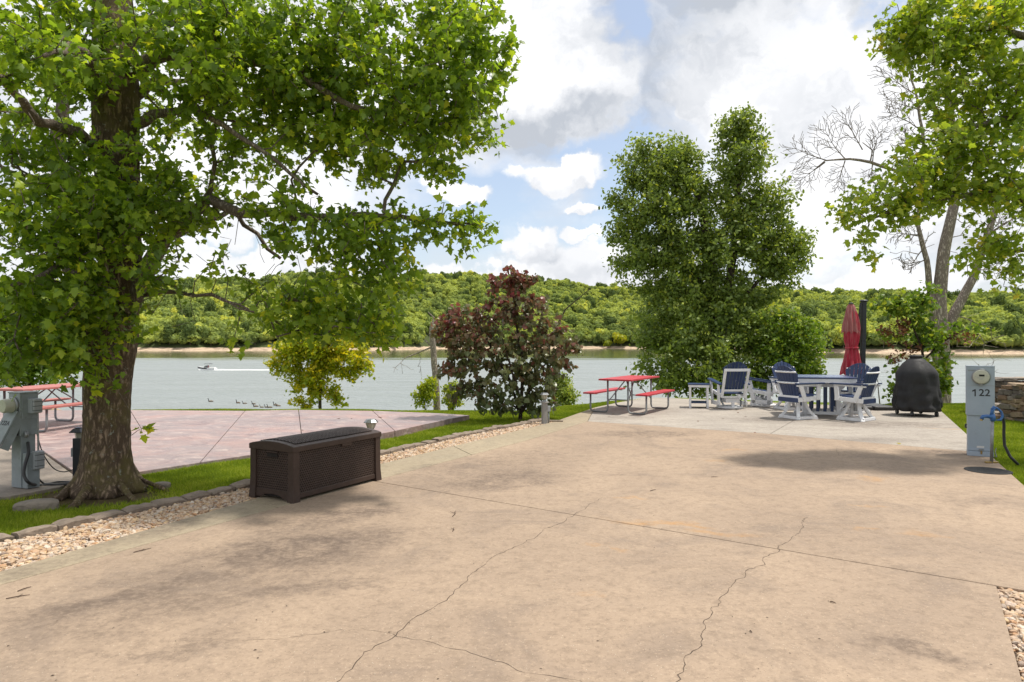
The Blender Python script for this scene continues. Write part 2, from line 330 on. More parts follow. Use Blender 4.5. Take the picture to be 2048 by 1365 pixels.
def bark(name, c1, c2, moss=None, scale=9.0, lichen=True):
    m, t, b, o = newmat(name)
    v = t.node('ShaderNodeTexCoord').outputs['Object']
    st = t.mapping(v, scale=(1, 1, 0.28))
    ridge = t.noise(t.mapping(v, scale=(1, 1, 0.42)), scale * 2.2, 9, 0.74, 2.2)
    vor = t.node('ShaderNodeTexVoronoi', feature='DISTANCE_TO_EDGE'); t.set(vor.inputs['Vector'], t.vmath('ADD', st, t.vmath('MULTIPLY', t.noise(st, 8, 4, out=1), (.12, .12, .12)))); vor.inputs['Scale'].default_value = scale * 2.2
    h = t.math('ADD', t.math('MULTIPLY', ridge, 0.8), t.math('MULTIPLY', t.ramp(vor.outputs['Distance'], 0, 0.5), 0.22))
    col = t.mix(t.ramp(h, 0.42, 0.62), c1, c2)
    if moss:
        col = t.mix(t.ramp(t.noise(v, 3.0, 6, 0.7), 0.45, 0.65, 0, .7), col, moss)
    if lichen:
        col = t.mix(t.ramp(t.noise(v, 14, 5, 0.7), 0.62, 0.68, 0, .75), col, (0.33, 0.36, 0.31))
    t.set(b.inputs['Base Color'], col); b.inputs['Roughness'].default_value = 0.92; b.inputs['Specular IOR Level'].default_value = 0.15
    bn = t.node('ShaderNodeBump'); bn.inputs['Strength'].default_value = 1.0; bn.inputs['Distance'].default_value = 0.035
    t.set(bn.inputs['Height'], h); t.l.new(bn.outputs[0], b.inputs['Normal'])
    return m
M['bark'] = bark('maple_bark', (0.105, 0.075, 0.053), (0.36, 0.265, 0.19), (0.15, 0.13, 0.045))
M['bark_dark'] = bark('dark_bark', (0.05, 0.038, 0.03), (0.14, 0.11, 0.085), None, 14, False)
M['bark_pale'] = bark('pale_bark', (0.20, 0.165, 0.14), (0.55, 0.48, 0.41), None, 8, True)
M['bark_gray'] = bark('branch_bark', (0.16, 0.13, 0.105), (0.36, 0.31, 0.26), None, 14, False)
# ------------------------------------------------------------------ terrain
EDGE = [(-60, 15.9), (-9, 15.9), (-5, 16.0), (0.2, 15.8), (1.0, 16.4), (2.5, 18.0), (4.9, 19.6), (10.0, 17.6), (13.5, 17.4), (60, 18.5)]
EDX, EDY = zip(*EDGE)
def ground_z(x, y):
    x = np.asarray(x, float); y = np.asarray(y, float)
    d = y - np.interp(x, EDX, EDY)
    z = np.where(d > 0, -d * 0.30 + 0.30 * (1 - np.exp(-np.maximum(d, 0) / 1.0)), 0.0)
    z = np.maximum(z, -11.5)
    dip = 0.09 * np.exp(-(((x + 1.5) / 2.0) ** 2 + ((y - 12.6) / 3.2) ** 2))
    lump = 0.012 * np.sin(x * 2.1 + 1) * np.cos(y * 1.7)
    return z - 0.045 - dip + lump
xs = np.unique(np.concatenate([np.linspace(-400, -20, 40), np.arange(-20, 24, 0.3), np.linspace(24, 400, 40)]))
ys = np.unique(np.concatenate([np.linspace(-120, -5, 14), np.arange(-5, 24, 0.3), np.linspace(24, 70, 30)]))
X, Y = np.meshgrid(xs, ys); Zg = ground_z(X, Y)
nx, ny = len(xs), len(ys)
idx = np.arange(nx * ny).reshape(ny, nx)
quad = np.stack([idx[:-1, :-1], idx[:-1, 1:], idx[1:, 1:], idx[1:, :-1]], -1).reshape(-1, 4)
tag(link('ground', npmesh('ground', np.stack([X, Y, Zg], -1).reshape(-1, 3), quad.ravel(), np.full(len(quad), 4), True), M['lawn']), 'grassy ground sloping down to the lake', kind='structure')
# water
WZ = -8.4
def water_mat():
    m, t, b, o = newmat('lake_water')
    geo = t.node('ShaderNodeNewGeometry').outputs['Position']; s = t.node('ShaderNodeSeparateXYZ'); t.set(s.inputs[0], geo)
    wob = t.noise(t.mapping(geo, scale=(0.02, 0.05, 1)), 1.0, 3)
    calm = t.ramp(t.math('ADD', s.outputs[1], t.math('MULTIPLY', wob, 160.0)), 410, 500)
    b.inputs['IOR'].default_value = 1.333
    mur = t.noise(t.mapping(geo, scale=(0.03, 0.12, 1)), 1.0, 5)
    t.set(b.inputs['Base Color'], t.mix(calm, t.mix(mur, (0.19, 0.22, 0.21), (0.27, 0.30, 0.31)), (0.09, 0.11, 0.03)))  # pale base colour helps the sky sheen, dark green band the hills' reflection
    b.inputs['Specular IOR Level'].default_value = 1.0
    rip = t.noise(t.mapping(geo, scale=(0.05, 0.30, 1)), 1.0, 7, 0.68, 0.6); t.set(b.inputs['Roughness'], t.math('MULTIPLY', t.ramp(rip, 0.36, 0.62, 0.28, 0.60), t.math('SUBTRACT', 1.0, t.math('MULTIPLY', calm, 0.80))))
    h = t.math('ADD', t.noise(t.mapping(geo, scale=(0.35, 1.0, 1)), 1.1, 5, 0.6), t.math('MULTIPLY', t.noise(t.mapping(geo, scale=(0.08, 0.28, 1)), 1.0, 5, 0.6), 2.2))
    bn = t.node('ShaderNodeBump'); t.set(bn.inputs['Strength'], t.math('SUBTRACT', 0.9, t.math('MULTIPLY', calm, 0.86))); bn.inputs['Distance'].default_value = 0.9
    t.set(bn.inputs['Height'], h); t.l.new(bn.outputs[0], b.inputs['Normal'])
    return m
M['water'] = water_mat()
w = MB(); w.add([(-3000, 20, WZ), (3000, 20, WZ), (3000, 4000, WZ), (-3000, 4000, WZ)], [(0, 1, 2, 3)])
tag(w.build('lake_water', M['water']), 'rippled lake reflecting the cloudy sky', kind='structure')
# far shore and hills
SH = [(-1.6, 560), (-0.75, 640), (-0.55, 680), (-0.2, 720), (-0.1, 860), (0.13, 900), (0.25, 820), (0.42, 600), (0.6, 535), (0.9, 500), (1.6, 470)]
RD = [(-1.6, .085), (-0.75, .083), (-0.45, .088), (-0.3, .095), (-0.17, .088), (-0.12, .097), (-0.05, .099), (0.0, .094), (0.06, .089), (0.11, .083), (0.165, .076), (0.3, .072), (0.42, .074), (0.52, .071), (0.62, .063), (0.78, .063), (1.6, .07)]
SHU, SHY = zip(*SH); RDU, RDV = zip(*RD)
DEP = 420.0
def hill(u, s):
    """u: bearing (x/y), s: metres inland from the waterline -> x, y, z"""
    u = np.asarray(u, float); s = np.asarray(s, float)
    ys_ = np.interp(u, SHU, SHY) + 5 * np.sin(u * 43) + 3 * np.sin(u * 110); y = ys_ + s
    ridge = CH + (np.interp(u, RDU, RDV) + 0.0018 * np.sin(u * 37) + 0.0012 * np.sin(u * 91 + 1)) * (ys_ + DEP) - 9
    tt = np.clip((s - 12) / DEP, 0, 1.0); prof = tt ** 0.75 * (1 - 0.12 * np.sin(tt * 9 + u * 14) * tt * (1 - tt) * 4)
    bank = np.clip(s / 12, -3, 1) * 3.3
    z = WZ + bank + (ridge - WZ - 3.3) * prof
    z = np.where(s > DEP, ridge - (s - DEP) * 0.12, z)
    return u * y, y, z
uu = np.linspace(-1.5, 1.5, 420); ss = np.concatenate([[-25, -6, 0, 3, 6, 9, 12], np.linspace(20, 420, 34), [520, 700, 1000]])
U, S = np.meshgrid(uu, ss); hx, hy, hz = hill(U, S)
idx = np.arange(U.size).reshape(U.shape); quad = np.stack([idx[:-1, :-1], idx[:-1, 1:], idx[1:, 1:], idx[1:, :-1]], -1).reshape(-1, 4)
def hill_mat():
    m, t, b, o = newmat('hill_ground')
    geo = t.node('ShaderNodeNewGeometry').outputs['Position']; s = t.node('ShaderNodeSeparateXYZ'); t.set(s.inputs[0], geo)
    rock = t.mix(t.ramp(t.noise(t.mapping(geo, scale=(.12, .12, 1.2)), 1.0, 7, 0.7), 0.35, 0.65), (0.62, 0.48, 0.34), (0.30, 0.22, 0.16))
    g = t.mix(t.noise(geo, 0.06, 5), (0.04, 0.055, 0.015), (0.07, 0.09, 0.02))
    t.set(b.inputs['Base Color'], t.mix(t.ramp(t.math('ADD', s.outputs[2], t.math('MULTIPLY', t.noise(geo, 0.15, 4), 3.0)), WZ + 4.3, WZ + 5.1), rock, g))
    b.inputs['Roughness'].default_value = 0.95
    bn = t.node('ShaderNodeBump'); bn.inputs['Strength'].default_value = 0.8; bn.inputs['Distance'].default_value = 1.0
    t.set(bn.inputs['Height'], t.noise(geo, 0.5, 6, .7)); t.l.new(bn.outputs[0], b.inputs['Normal'])
    return m
tag(link('hills', npmesh('hills', np.stack([hx, hy, hz], -1).reshape(-1, 3), quad.ravel(), np.full(len(quad), 4), True), hill_mat()), 'wooded hills and pale rocky bank across the lake', kind='structure')
# ------------------------------------------------------------------ geometry-nodes scatter (for uncountable stuff)
def scatter(name, pts, rot, scl, pick, protos, mat, label):
    col = bpy.data.collections.new(name + '_shapes')
    for i, me in enumerate(protos):
        if len(me.materials) == 0: me.materials.append(mat)
        col.objects.link(bpy.data.objects.new('%s_shape_%02d' % (name, i), me))
    me = bpy.data.meshes.new(name); me.vertices.add(len(pts)); me.vertices.foreach_set('co', np.asarray(pts, np.float32).ravel())
    a = me.attributes.new('rot', 'FLOAT_VECTOR', 'POINT'); a.data.foreach_set('vector', np.asarray(rot, np.float32).ravel())
    a = me.attributes.new('scl', 'FLOAT_VECTOR', 'POINT'); a.data.foreach_set('vector', np.asarray(scl, np.float32).ravel())
    a = me.attributes.new('pick', 'INT', 'POINT'); a.data.foreach_set('value', np.asarray(pick, np.int32))
    me.materials.append(mat)
    ob = link(name, me)
    ng = bpy.data.node_groups.new(name, 'GeometryNodeTree')
    ng.interface.new_socket('Geometry', in_out='INPUT', socket_type='NodeSocketGeometry'); ng.interface.new_socket('Geometry', in_out='OUTPUT', socket_type='NodeSocketGeometry')
    N, L = ng.nodes, ng.links
    gi = N.new('NodeGroupInput'); go = N.new('NodeGroupOutput'); iop = N.new('GeometryNodeInstanceOnPoints')
    ci = N.new('GeometryNodeCollectionInfo'); ci.inputs[0].default_value = col; ci.inputs[1].default_value = True; ci.inputs[2].default_value = True
    def attr(nm, ty):
        n = N.new('GeometryNodeInputNamedAttribute'); n.data_type = ty; n.inputs[0].default_value = nm; return n.outputs[0]
    m2p = N.new('GeometryNodeMeshToPoints'); L.new(gi.outputs[0], m2p.inputs[0])
    L.new(m2p.outputs[0], iop.inputs['Points']); L.new(ci.outputs[0], iop.inputs['Instance']); iop.inputs['Pick Instance'].default_value = True
    L.new(attr('pick', 'INT'), iop.inputs['Instance Index']); L.new(attr('scl', 'FLOAT_VECTOR'), iop.inputs['Scale'])
    e2r = N.new('FunctionNodeEulerToRotation'); L.new(attr('rot', 'FLOAT_VECTOR'), e2r.inputs[0]); L.new(e2r.outputs[0], iop.inputs['Rotation'])
    L.new(iop.outputs[0], go.inputs[0])
    md = ob.modifiers.new('scatter', 'NODES'); md.node_group = ng
    return tag(ob, label, kind='stuff')
def leafcloud(pos, dirs, nrm, size, tmpl, faces, tone):
    """N leaves as arrays: pos, pointing direction, face normal, size; returns verts, loops, sizes, tone"""
    d = dirs / (np.linalg.norm(dirs, axis=1, keepdims=True) + 1e-9)
    x = np.cross(d, nrm); x /= (np.linalg.norm(x, axis=1, keepdims=True) + 1e-9); n = np.cross(x, d)
    T = np.asarray(tmpl, float); K = len(T); N = len(pos)
    v = pos[:, None, :] + size[:, None, None] * (T[None, :, 0:1] * x[:, None, :] + T[None, :, 1:2] * d[:, None, :] + T[None, :, 2:3] * n[:, None, :])
    fl = np.array([i for f in faces for i in f], np.int32); sz = np.array([len(f) for f in faces], np.int32)
    loops = (np.arange(N, dtype=np.int32)[:, None] * K + fl[None, :]).ravel()
    return v.reshape(-1, 3), loops, np.tile(sz, N), np.repeat(tone, K)
def fold(pts, a=0.3, c=0.18): return [(x, y, -abs(x) * a - c * y * y) for x, y in pts]
_h = [(0.30, -0.04), (0.26, 0.16), (0.58, 0.42), (0.30, 0.46), (0.24, 0.66)]
MAPLE = fold([(0, 0.3), (0, 0)] + _h + [(0, 1.0)] + [(-x, y) for x, y in _h[::-1]])
MAPLE_F = [(0, i, i % 12 + 1 if i < 12 else 1) for i in range(1, 13)]
HEART = fold([(0, 0.35), (0, 0), (.3, -.08), (.48, .2), (.32, .62), (0, 1), (-.32, .62), (-.48, .2), (-.3, -.08)], 0.25, .25); HEART_F = [(0, i, i + 1 if i < 8 else 1) for i in range(1, 9)]
OVAL = fold([(0, 0), (.28, .3), (.22, .7), (0, 1), (-.22, .7), (-.28, .3)], 0.35, .2); OVAL_F = [(0, 1, 2, 3), (0, 3, 4, 5)]
OAK = fold([(0, 0), (.16, .2), (.3, .42), (.2, .55), (.3, .78), (0, 1), (-.3, .78), (-.2, .55), (-.3, .42), (-.16, .2)], .3, .2); OAK_F = [(0, 1, 2, 3, 4, 5), (0, 5, 6, 7, 8, 9)]
def rdir(n):
    v = rng.normal(size=(n, 3)); return v / np.linalg.norm(v, axis=1, keepdims=True)
# ------------------------------------------------------------------ far woods
def crown_proto(name, seed, n=420, tall=1.0, base_tone=0.4):
    r = np.random.default_rng(seed)
    lob = [(np.array([0, 0, 0.45 * tall]), 0.42)] + [(np.array([r.uniform(-.45, .45), r.uniform(-.45, .45), r.uniform(.15, .8) * tall]), r.uniform(.22, .36)) for _ in range(7)]
    pos = []; nr = []; tn = []
    for c, q in lob:
        k = int(n * q * q / 1.0); d = r.normal(size=(k, 3)); d[:, 2] = np.abs(d[:, 2]) * 0.9 - 0.25; d /= np.linalg.norm(d, axis=1, keepdims=True)
        pos.append(c + d * q * r.uniform(.8, 1.08, (k, 1)) * [1, 1, tall]); nr.append(d); tn.append(np.full(k, base_tone + r.uniform(-.08, .08)) + r.uniform(-.14, .14, k))
    pos = np.concatenate(pos); nr = np.concatenate(nr); tn = np.clip(np.concatenate(tn), 0, 1)
    N = len(pos); dd = r.normal(size=(N, 3)); nn = nr + r.normal(size=(N, 3)) * .45
    v, l, s, tt = leafcloud(pos, np.cross(nn, dd), nn, r.uniform(.10, .20, N), [(-.5, 0, 0), (0, -.4, 0), (.5, 0, 0), (0, .9, 0)], [(0, 1, 2, 3)], tn)
    # soft inner mass so that no holes show the ground
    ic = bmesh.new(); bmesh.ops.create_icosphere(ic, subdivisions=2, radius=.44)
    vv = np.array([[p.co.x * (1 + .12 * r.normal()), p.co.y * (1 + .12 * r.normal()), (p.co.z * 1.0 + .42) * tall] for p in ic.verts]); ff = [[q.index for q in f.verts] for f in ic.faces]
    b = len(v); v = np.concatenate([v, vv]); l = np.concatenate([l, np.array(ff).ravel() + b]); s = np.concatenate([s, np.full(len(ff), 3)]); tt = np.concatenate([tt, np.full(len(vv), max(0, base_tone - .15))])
    ic.free(); return npmesh(name, v, l, s, False, {'tone': tt})
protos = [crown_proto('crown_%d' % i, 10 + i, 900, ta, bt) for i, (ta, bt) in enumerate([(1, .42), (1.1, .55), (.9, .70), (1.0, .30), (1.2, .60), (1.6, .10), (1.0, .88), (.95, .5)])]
pts = []; 
us = rng.uniform(-1.25, 1.25, 21000); sss = rng.uniform(14, DEP + 45, 21000)
keep = (np.abs(us) < 0.8) | (rng.random(21000) < 0.45)
us, sss = us[keep], sss[keep]; px_, py_, pz_ = hill(us, sss)
scl = 5.8 + 8.0 * rng.random(len(us)) ** 1.5; zvar = rng.uniform(.85, 1.25, len(us))
pick = rng.choice(8, len(us), p=[.2, .2, .12, .14, .16, .06, .04, .08])
# patches of one kind
patch = np.sin(px_ * .021 + 1) * np.cos(py_ * .026 + px_ * .008)
pick = np.where((patch > .45) & (rng.random(len(us)) < .6), 2, np.where((patch < -.5) & (rng.random(len(us)) < .6), 3, pick))
sc3 = np.stack([scl, scl, scl * zvar], -1)
rot = np.stack([np.zeros(len(us)), np.zeros(len(us)), rng.uniform(0, 6.28, len(us))], -1)
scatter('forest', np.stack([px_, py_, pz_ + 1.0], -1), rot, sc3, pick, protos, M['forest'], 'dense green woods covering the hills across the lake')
# first row along the far shore: trees that can be told apart
def shore_tree(u, s, size, k, label, name='shoreline_tree', cat='tree', group=None, mat=None, hz=1.0):
    x, y, z = hill(np.array([u]), np.array([s])); e = empty(name, (float(x[0]), float(y[0]), float(z[0])), label, cat, group)
    c = link('crown', protos[k], None, e); c.scale = (size, size, size * hz); c.location = (0, 0, size * .25); c.rotation_euler[2] = rng.uniform(0, 6)
    if mat: c.material_slots[0].link = 'OBJECT'; c.material_slots[0].material = mat
    tb = MB(); tb.tube([(0, 0, -.6), (0.1, 0, size * .5)], [size * .03, size * .015], 6); tb.build('trunk', M['bark_gray'], e)
_lab = {0: 'mid green round crowned tree in the front row along the far shore', 1: 'slightly taller green tree in the front row along the far shore', 2: 'light yellowish green tree in the front row along the far shore', 3: 'darker green round tree in the front row along the far shore', 5: 'tall very dark evergreen in the front row along the far shore', 7: 'broad low green tree in the front row along the far shore'}
for i, u in enumerate(np.linspace(-0.73, 0.74, 46)):
    if abs(u - 0.157) < .03: continue
    kk = int(rng.choice([0, 1, 2, 3, 5, 7]))
    shore_tree(u + rng.uniform(-.008, .008), rng.uniform(13, 17), rng.uniform(7, 13), kk, _lab[kk], group='trees in the front row along the far shore', hz=rng.uniform(.8, 1.25))
shore_tree(0.160, 10, 15, 2, 'bright yellow green tree on the far shore left of the big oak', mat=M['yellow_leaf'])
shore_tree(0.140, 3, 8, 1, 'small bright yellow green bush on the rocky far bank', name='shoreline_bush', cat='bush', mat=M['yellow_leaf'])
# ------------------------------------------------------------------ concrete slabs
def xy(p): return (p.x, p.y)
def lerp2(a, b, t_): return (a[0] + (b[0] - a[0]) * t_, a[1] + (b[1] - a[1]) * t_)
def inset(poly, d):
    n = len(poly); ar = sum(poly[i][0] * poly[(i + 1) % n][1] - poly[(i + 1) % n][0] * poly[i][1] for i in range(n))
    if ar < 0: poly = poly[::-1]
    res = []
    for i in range(n):
        p0, p1, p2 = Vector(poly[i - 1]), Vector(poly[i]), Vector(poly[(i + 1) % n])
        e1 = (p1 - p0).normalized(); e2 = (p2 - p1).normalized(); n1 = Vector((-e1.y, e1.x)); n2 = Vector((-e2.y, e2.x))
        b = (n1 + n2); k = d / max(0.3, (1 + n1.dot(n2)) / 2) / 2
        res.append(tuple(p1 + b * k))
    return res
def slab(poly, mat, parent, z=0.0, gap=0.006, th=0.14, bev=0.007, name='slab'):
    return MB().prism(inset(poly, gap), z - th, z).build(name, mat, parent, bevel=bev, seg=2)
jl0, jl1 = xy(G(0, 1170)), xy(G(745, 962))                    # joint between the border band and the pad
def along(a, b, Y): return (a[0] + (b[0] - a[0]) * (Y - a[1]) / (b[1] - a[1]), Y)
jA0, jA1 = jl1, xy(G(1995, 1172))                             # cross joint
jA2 = (jA0[0] + (jA1[0] - jA0[0]) * 1.149, jA0[1] + (jA1[1] - jA0[1]) * 1.149)
re0, re1 = xy(G(2048, 970)), xy(G(1880, 820))                 # right edge
jB0, jBm, jB1 = xy(G(1175, 843)), xy(G(1540, 868)), xy(G(1955, 905))
jB1 = along(re0, re1, jB1[1] - 0.05)
pad = empty('concrete_pad', (0, 0, 0), 'tan concrete parking pad of several slabs with dark mildew stains', None); pad['kind'] = 'structure'; del pad['label']; pad['label'] = 'tan concrete parking pad of several slabs with dark stains'
near = [along(jl0, jl1, -3.0), jl1, jA1, xy(G(2048, 1365)), along(jA1, xy(G(2048, 1365)), -3.0)]
slab(near, M['pad'], pad)
mid = [jA0, xy(G(1058, 880)), jB0, jBm, jB1, re0, jA2]
slab(mid, M['pad'], pad)
gl = [along(xy(G(0, 1143)), xy(G(500, 1000)), -3.0), xy(G(0, 1143)), xy(G(500, 1000)), xy(G(760, 928)), xy(G(1110, 843))]
c1 = xy(G(620, 985)); 
bn_out = [gl[0], gl[1], gl[2]]; bn_in = [near[0], jl0, along(jl0, jl1, gl[2][1] - .3)]
slab([gl[0], gl[1], gl[2], bn_in[2], jl0, near[0]], M['band'], pad)
m2 = lerp2(jl1, xy(G(1058, 880)), .55); m2o = lerp2(gl[3], gl[4], .32)
slab([bn_in[2], gl[2], gl[3], m2o, m2, jl1], M['band'], pad)
pl1 = xy(G(1190, 815)); pl2 = xy(G(1285, 795))
slab([m2, m2o, gl[4], pl1, jB0, xy(G(1058, 880))], M['band'], pad)
pj = xy(G(1650, 812))                                          # patio joint far end
far_l, far_r = (4.3, 19.25), (9.95, 15.95)
pm = lerp2(far_l, far_r, .62)
slab([jB0, pl1, pl2, far_l, pm, jBm], M['patio'], pad)
slab([jBm, pm, far_r, re1, jB1], M['patio'], pad)
# cracks: narrow ragged ribbons of dirt, slightly proud of the slab
def crack(pts, w, wander=0.02, step=0.035, name='crack'):
    p = [Vector(xy(G(*q))) for q in pts]; line = []
    for a, b in zip(p[:-1], p[1:]):
        n = max(2, int((b - a).length / step)); line += [a.lerp(b, k / n) for k in range(n)]
    line.append(p[-1]); off = 0; L = []; Rr = []
    for i, q in enumerate(line):
        d = (line[min(i + 1, len(line) - 1)] - line[max(i - 1, 0)]).normalized(); nn = Vector((-d.y, d.x))
        off = off * 0.86 + random.gauss(0, wander * .45); ww = w * random.uniform(.25, 1.0) * min(1, (len(line) - i) / 12 + .15)
        L.append(q + nn * (off + ww / 2)); Rr.append(q + nn * (off - ww / 2))
    m = MB(); n = len(L); m.add([(v.x, v.y, 0.0012) for v in L] + [(v.x, v.y, 0.0012) for v in Rr], [(n + i, n + i + 1, i + 1, i) for i in range(n - 1)])
    m.build(name, M['crack'], pad)
crack([(1205, 995), (1180, 1012), (1150, 1030), (1090, 1065), (1020, 1100), (985, 1115), (930, 1160), (880, 1205), (820, 1235), (785, 1270), (730, 1305), (660, 1365), (600, 1420)], .0065)
crack([(785, 1270), (850, 1285), (920, 1297), (1010, 1320), (1140, 1362), (1250, 1400)], .004)
crack([(785, 1270), (720, 1262), (600, 1268), (480, 1278), (360, 1274)], .0025)
crack([(1615, 1035), (1590, 1060), (1560, 1098), (1530, 1130), (1500, 1143), (1490, 1160), (1440, 1205), (1405, 1235), (1385, 1270), (1380, 1295), (1352, 1320), (1345, 1365), (1340, 1420)], .0065, .025)
crack([(1060, 970), (1200, 955), (1320, 940), (1450, 930), (1620, 915), (1680, 912), (1672, 890)], .004)
crack([(1330, 985), (1500, 1010), (1640, 1020), (1680, 1018), (1800, 1023)], .003)
# grit and bits of leaf litter lying on the concrete
def litter():
    lx, ly = area_pts([near[0], jl1, jB0, pl2, far_l, far_r, re0, jA2, near[3], near[4]], 22); k = visible(lx, ly); lx, ly = lx[k], ly[k]; V = []; n = len(lx)
    a = rng.uniform(0, 6.28, n); L = rng.uniform(.0015, .005, n) * rng.choice([1, 1, 1, 2], n); wd = L * rng.uniform(.25, .6, n); c, s = np.cos(a), np.sin(a); z = np.full(n, .0015)
    for du, dv, dz in ((-1, 0, 0), (0, -1, .3), (1, 0, .1), (0, 1, .5)): V.append(np.stack([lx + c * du * L - s * dv * wd, ly + s * du * L + c * dv * wd, z + dz * wd], -1))
    me = npmesh('litter', np.stack(V, 1).reshape(-1, 3), np.arange(4 * n), np.full(n, 4), False, {'tone': np.zeros(4 * n)})
    tag(link('litter', me, M['crack']), 'tiny dark bits of leaf litter scattered over the concrete', kind='stuff')
# pink stamped slab
pk = [xy(G(940, 831)), xy(G(900, 838)), xy(G(760, 868)), xy(G(500, 910)), xy(G(270, 945)), xy(G(165, 955)), xy(G(90, 905)), xy(G(-100, 882)), xy(G(-700, 860)), xy(G(-700, 822)), xy(G(-100, 821)), xy(G(270, 820.5)), xy(G(600, 820)), xy(G(750, 822)), xy(G(880, 827))]
cut = [(xy(G(600, 820)), xy(G(612, 885)), 12, 2), ]
pinkt = empty('stamped_patio', (0, 0, 0), 'pinkish stamped concrete patio beside the lake, left of the tan pad', None); pinkt['kind'] = 'structure'
j1a, j1b = xy(G(597, 820)), xy(G(606, 893)); j2a, j2b = xy(G(490, 822)), xy(G(400, 925))
j3a = xy(G(745, 822)); j3b = xy(G(790, 862))
slab([pk[0], pk[1], j3b, j3a, pk[13], pk[14]], M['pink'], pinkt)
slab([j3a, j3b, pk[2], j1b, j1a], M['pink'], pinkt)
slab([j1a, j1b, pk[3], j2b, j2a], M['pink'], pinkt)
slab([j2a, j2b, pk[4], pk[5], pk[6], pk[7], pk[8], pk[9], pk[10], pk[11]], M['pink'], pinkt)
gs = [xy(G(90, 907)), xy(G(-100, 884)), xy(G(-700, 862)), xy(G(-700, 985)), xy(G(-200, 1003)), xy(G(20, 992)), xy(G(120, 973)), xy(G(160, 957))]
grayslab = slab(gs, M['gray_slab'], None, z=-0.006, name='side_slab'); tag(grayslab, 'grey concrete strip beside the pink patio at the left', kind='structure')
# ------------------------------------------------------------------ gravel
el = [xy(G(-160, 1130)), xy(G(0, 1082)), xy(G(120, 1058)), xy(G(250, 1028)), xy(G(380, 1000)), xy(G(500, 972)), xy(G(640, 938)), xy(G(760, 911)), xy(G(940, 869)), xy(G(1078, 843)), xy(G(1096, 840))]
el = [along(el[0], el[1], -1.0)] + el[1:]
gpoly = el + [gl[4], gl[3], gl[2], gl[1], gl[0]]
def inpoly(x, y, poly):
    ins = np.zeros(len(x), bool); n = len(poly); j = n - 1
    for i in range(n):
        xi, yi = poly[i]; xj, yj = poly[j]
        c = ((yi > y) != (yj > y)) & (x < (xj - xi) * (y - yi) / (yj - yi + 1e-12) + xi); ins ^= c; j = i
    return ins
def area_pts(poly, dens, n_max=10**7):
    p = np.array(poly); lo, hi = p.min(0), p.max(0); n = int(min(n_max, np.prod(hi - lo) * dens))
    x = rng.uniform(lo[0], hi[0], n); y = rng.uniform(lo[1], hi[1], n); k = inpoly(x, y, poly); return x[k], y[k]
def visible(x, y, z=0.0, mpx=90):
    u = x / np.maximum(y, .1) * F + CX; v = H0 - (z - CH) / np.maximum(y, .1) * F
    return (y > 1.2) & (u > -mpx) & (u < 2048 + mpx) & (v < 1365 + mpx)
def pebble(name, seed):
    r = np.random.default_rng(seed); b = bmesh.new(); bmesh.ops.create_icosphere(b, subdivisions=1 if seed % 2 else 2, radius=.5)
    for v in b.verts: v.co *= 1 + r.normal() * (.16 if seed % 2 else .07)
    for v in b.verts: v.co.x *= 1.25; v.co.z *= .6
    me = bpy.data.meshes.new(name); b.to_mesh(me); b.free(); return me
def gravel_mat():
    m, t, b, o = newmat('gravel_stone'); r = t.node('ShaderNodeValToRGB'); t.l.new(t.node('ShaderNodeObjectInfo').outputs['Random'], r.inputs[0])
    cs = [(0, (.46, .32, .20)), (.14, (.54, .44, .34)), (.3, (.44, .25, .13)), (.42, (.58, .48, .36)), (.55, (.33, .20, .12)), (.66, (.58, .42, .24)), (.78, (.40, .30, .24)), (.88, (.62, .55, .46)), (1, (.24, .18, .15))]
    while len(r.color_ramp.elements) < len(cs): r.color_ramp.elements.new(.5)
    for e, (p, c) in zip(r.color_ramp.elements, cs): e.position = p; e.color = (*c, 1)
    g = t.node('ShaderNodeTexCoord').outputs['Object']
    t.set(b.inputs['Base Color'], t.mix(t.ramp(t.noise(g, 2.5, 5, .7), .4, .7, 0, .5), r.outputs[0], (.30, .19, .11))); b.inputs['Roughness'].default_value = .75; return m
M['gravel'] = gravel_mat(); M['soil'] = simple('soil', (.16, .11, .075), (.09, .065, .045), 30, .95, .8, 60)
def gravel(name, poly, label, dens=2600, size=(.022, .05)):
    bb = MB(); bb.prism(poly, -.12, -.035); tag(bb.build(name + '_bed', M['soil']), 'dark soil bed under the gravel', kind='structure')
    x, y = area_pts(poly, dens); k = visible(x, y, 0, 120); x, y = x[k], y[k]; n = len(x)
    s = rng.uniform(size[0], size[1], n) * rng.uniform(.7, 1.15, n)
    z = -.034 + rng.uniform(0, .022, n)
    scatter(name, np.stack([x, y, z], -1), np.stack([rng.normal(0, .35, n), rng.normal(0, .35, n), rng.uniform(0, 6.3, n)], -1), np.stack([s, s * rng.uniform(.7, 1.1, n), s * rng.uniform(.8, 1.2, n)], -1), rng.integers(0, 6, n), [pebble(name + '_p%d' % i, i + 3) for i in range(6)], M['gravel'], label)
litter()
gravel('gravel', gpoly, 'tan and white river gravel between edging blocks and the pad')
ge = [lerp2(jA1, jA2, .02), jA2, (6.5, 3.0), (6.5, 1.0), (2.0, 1.0), xy(G(2048, 1365)), ]
gravel('corner_gravel', [jA1, jA2, (5.0, 3.4), (5.0, 1.5), along(jA1, xy(G(2048, 1365)), 1.5)], 'loose tan gravel at the right corner of the pad', 2600)
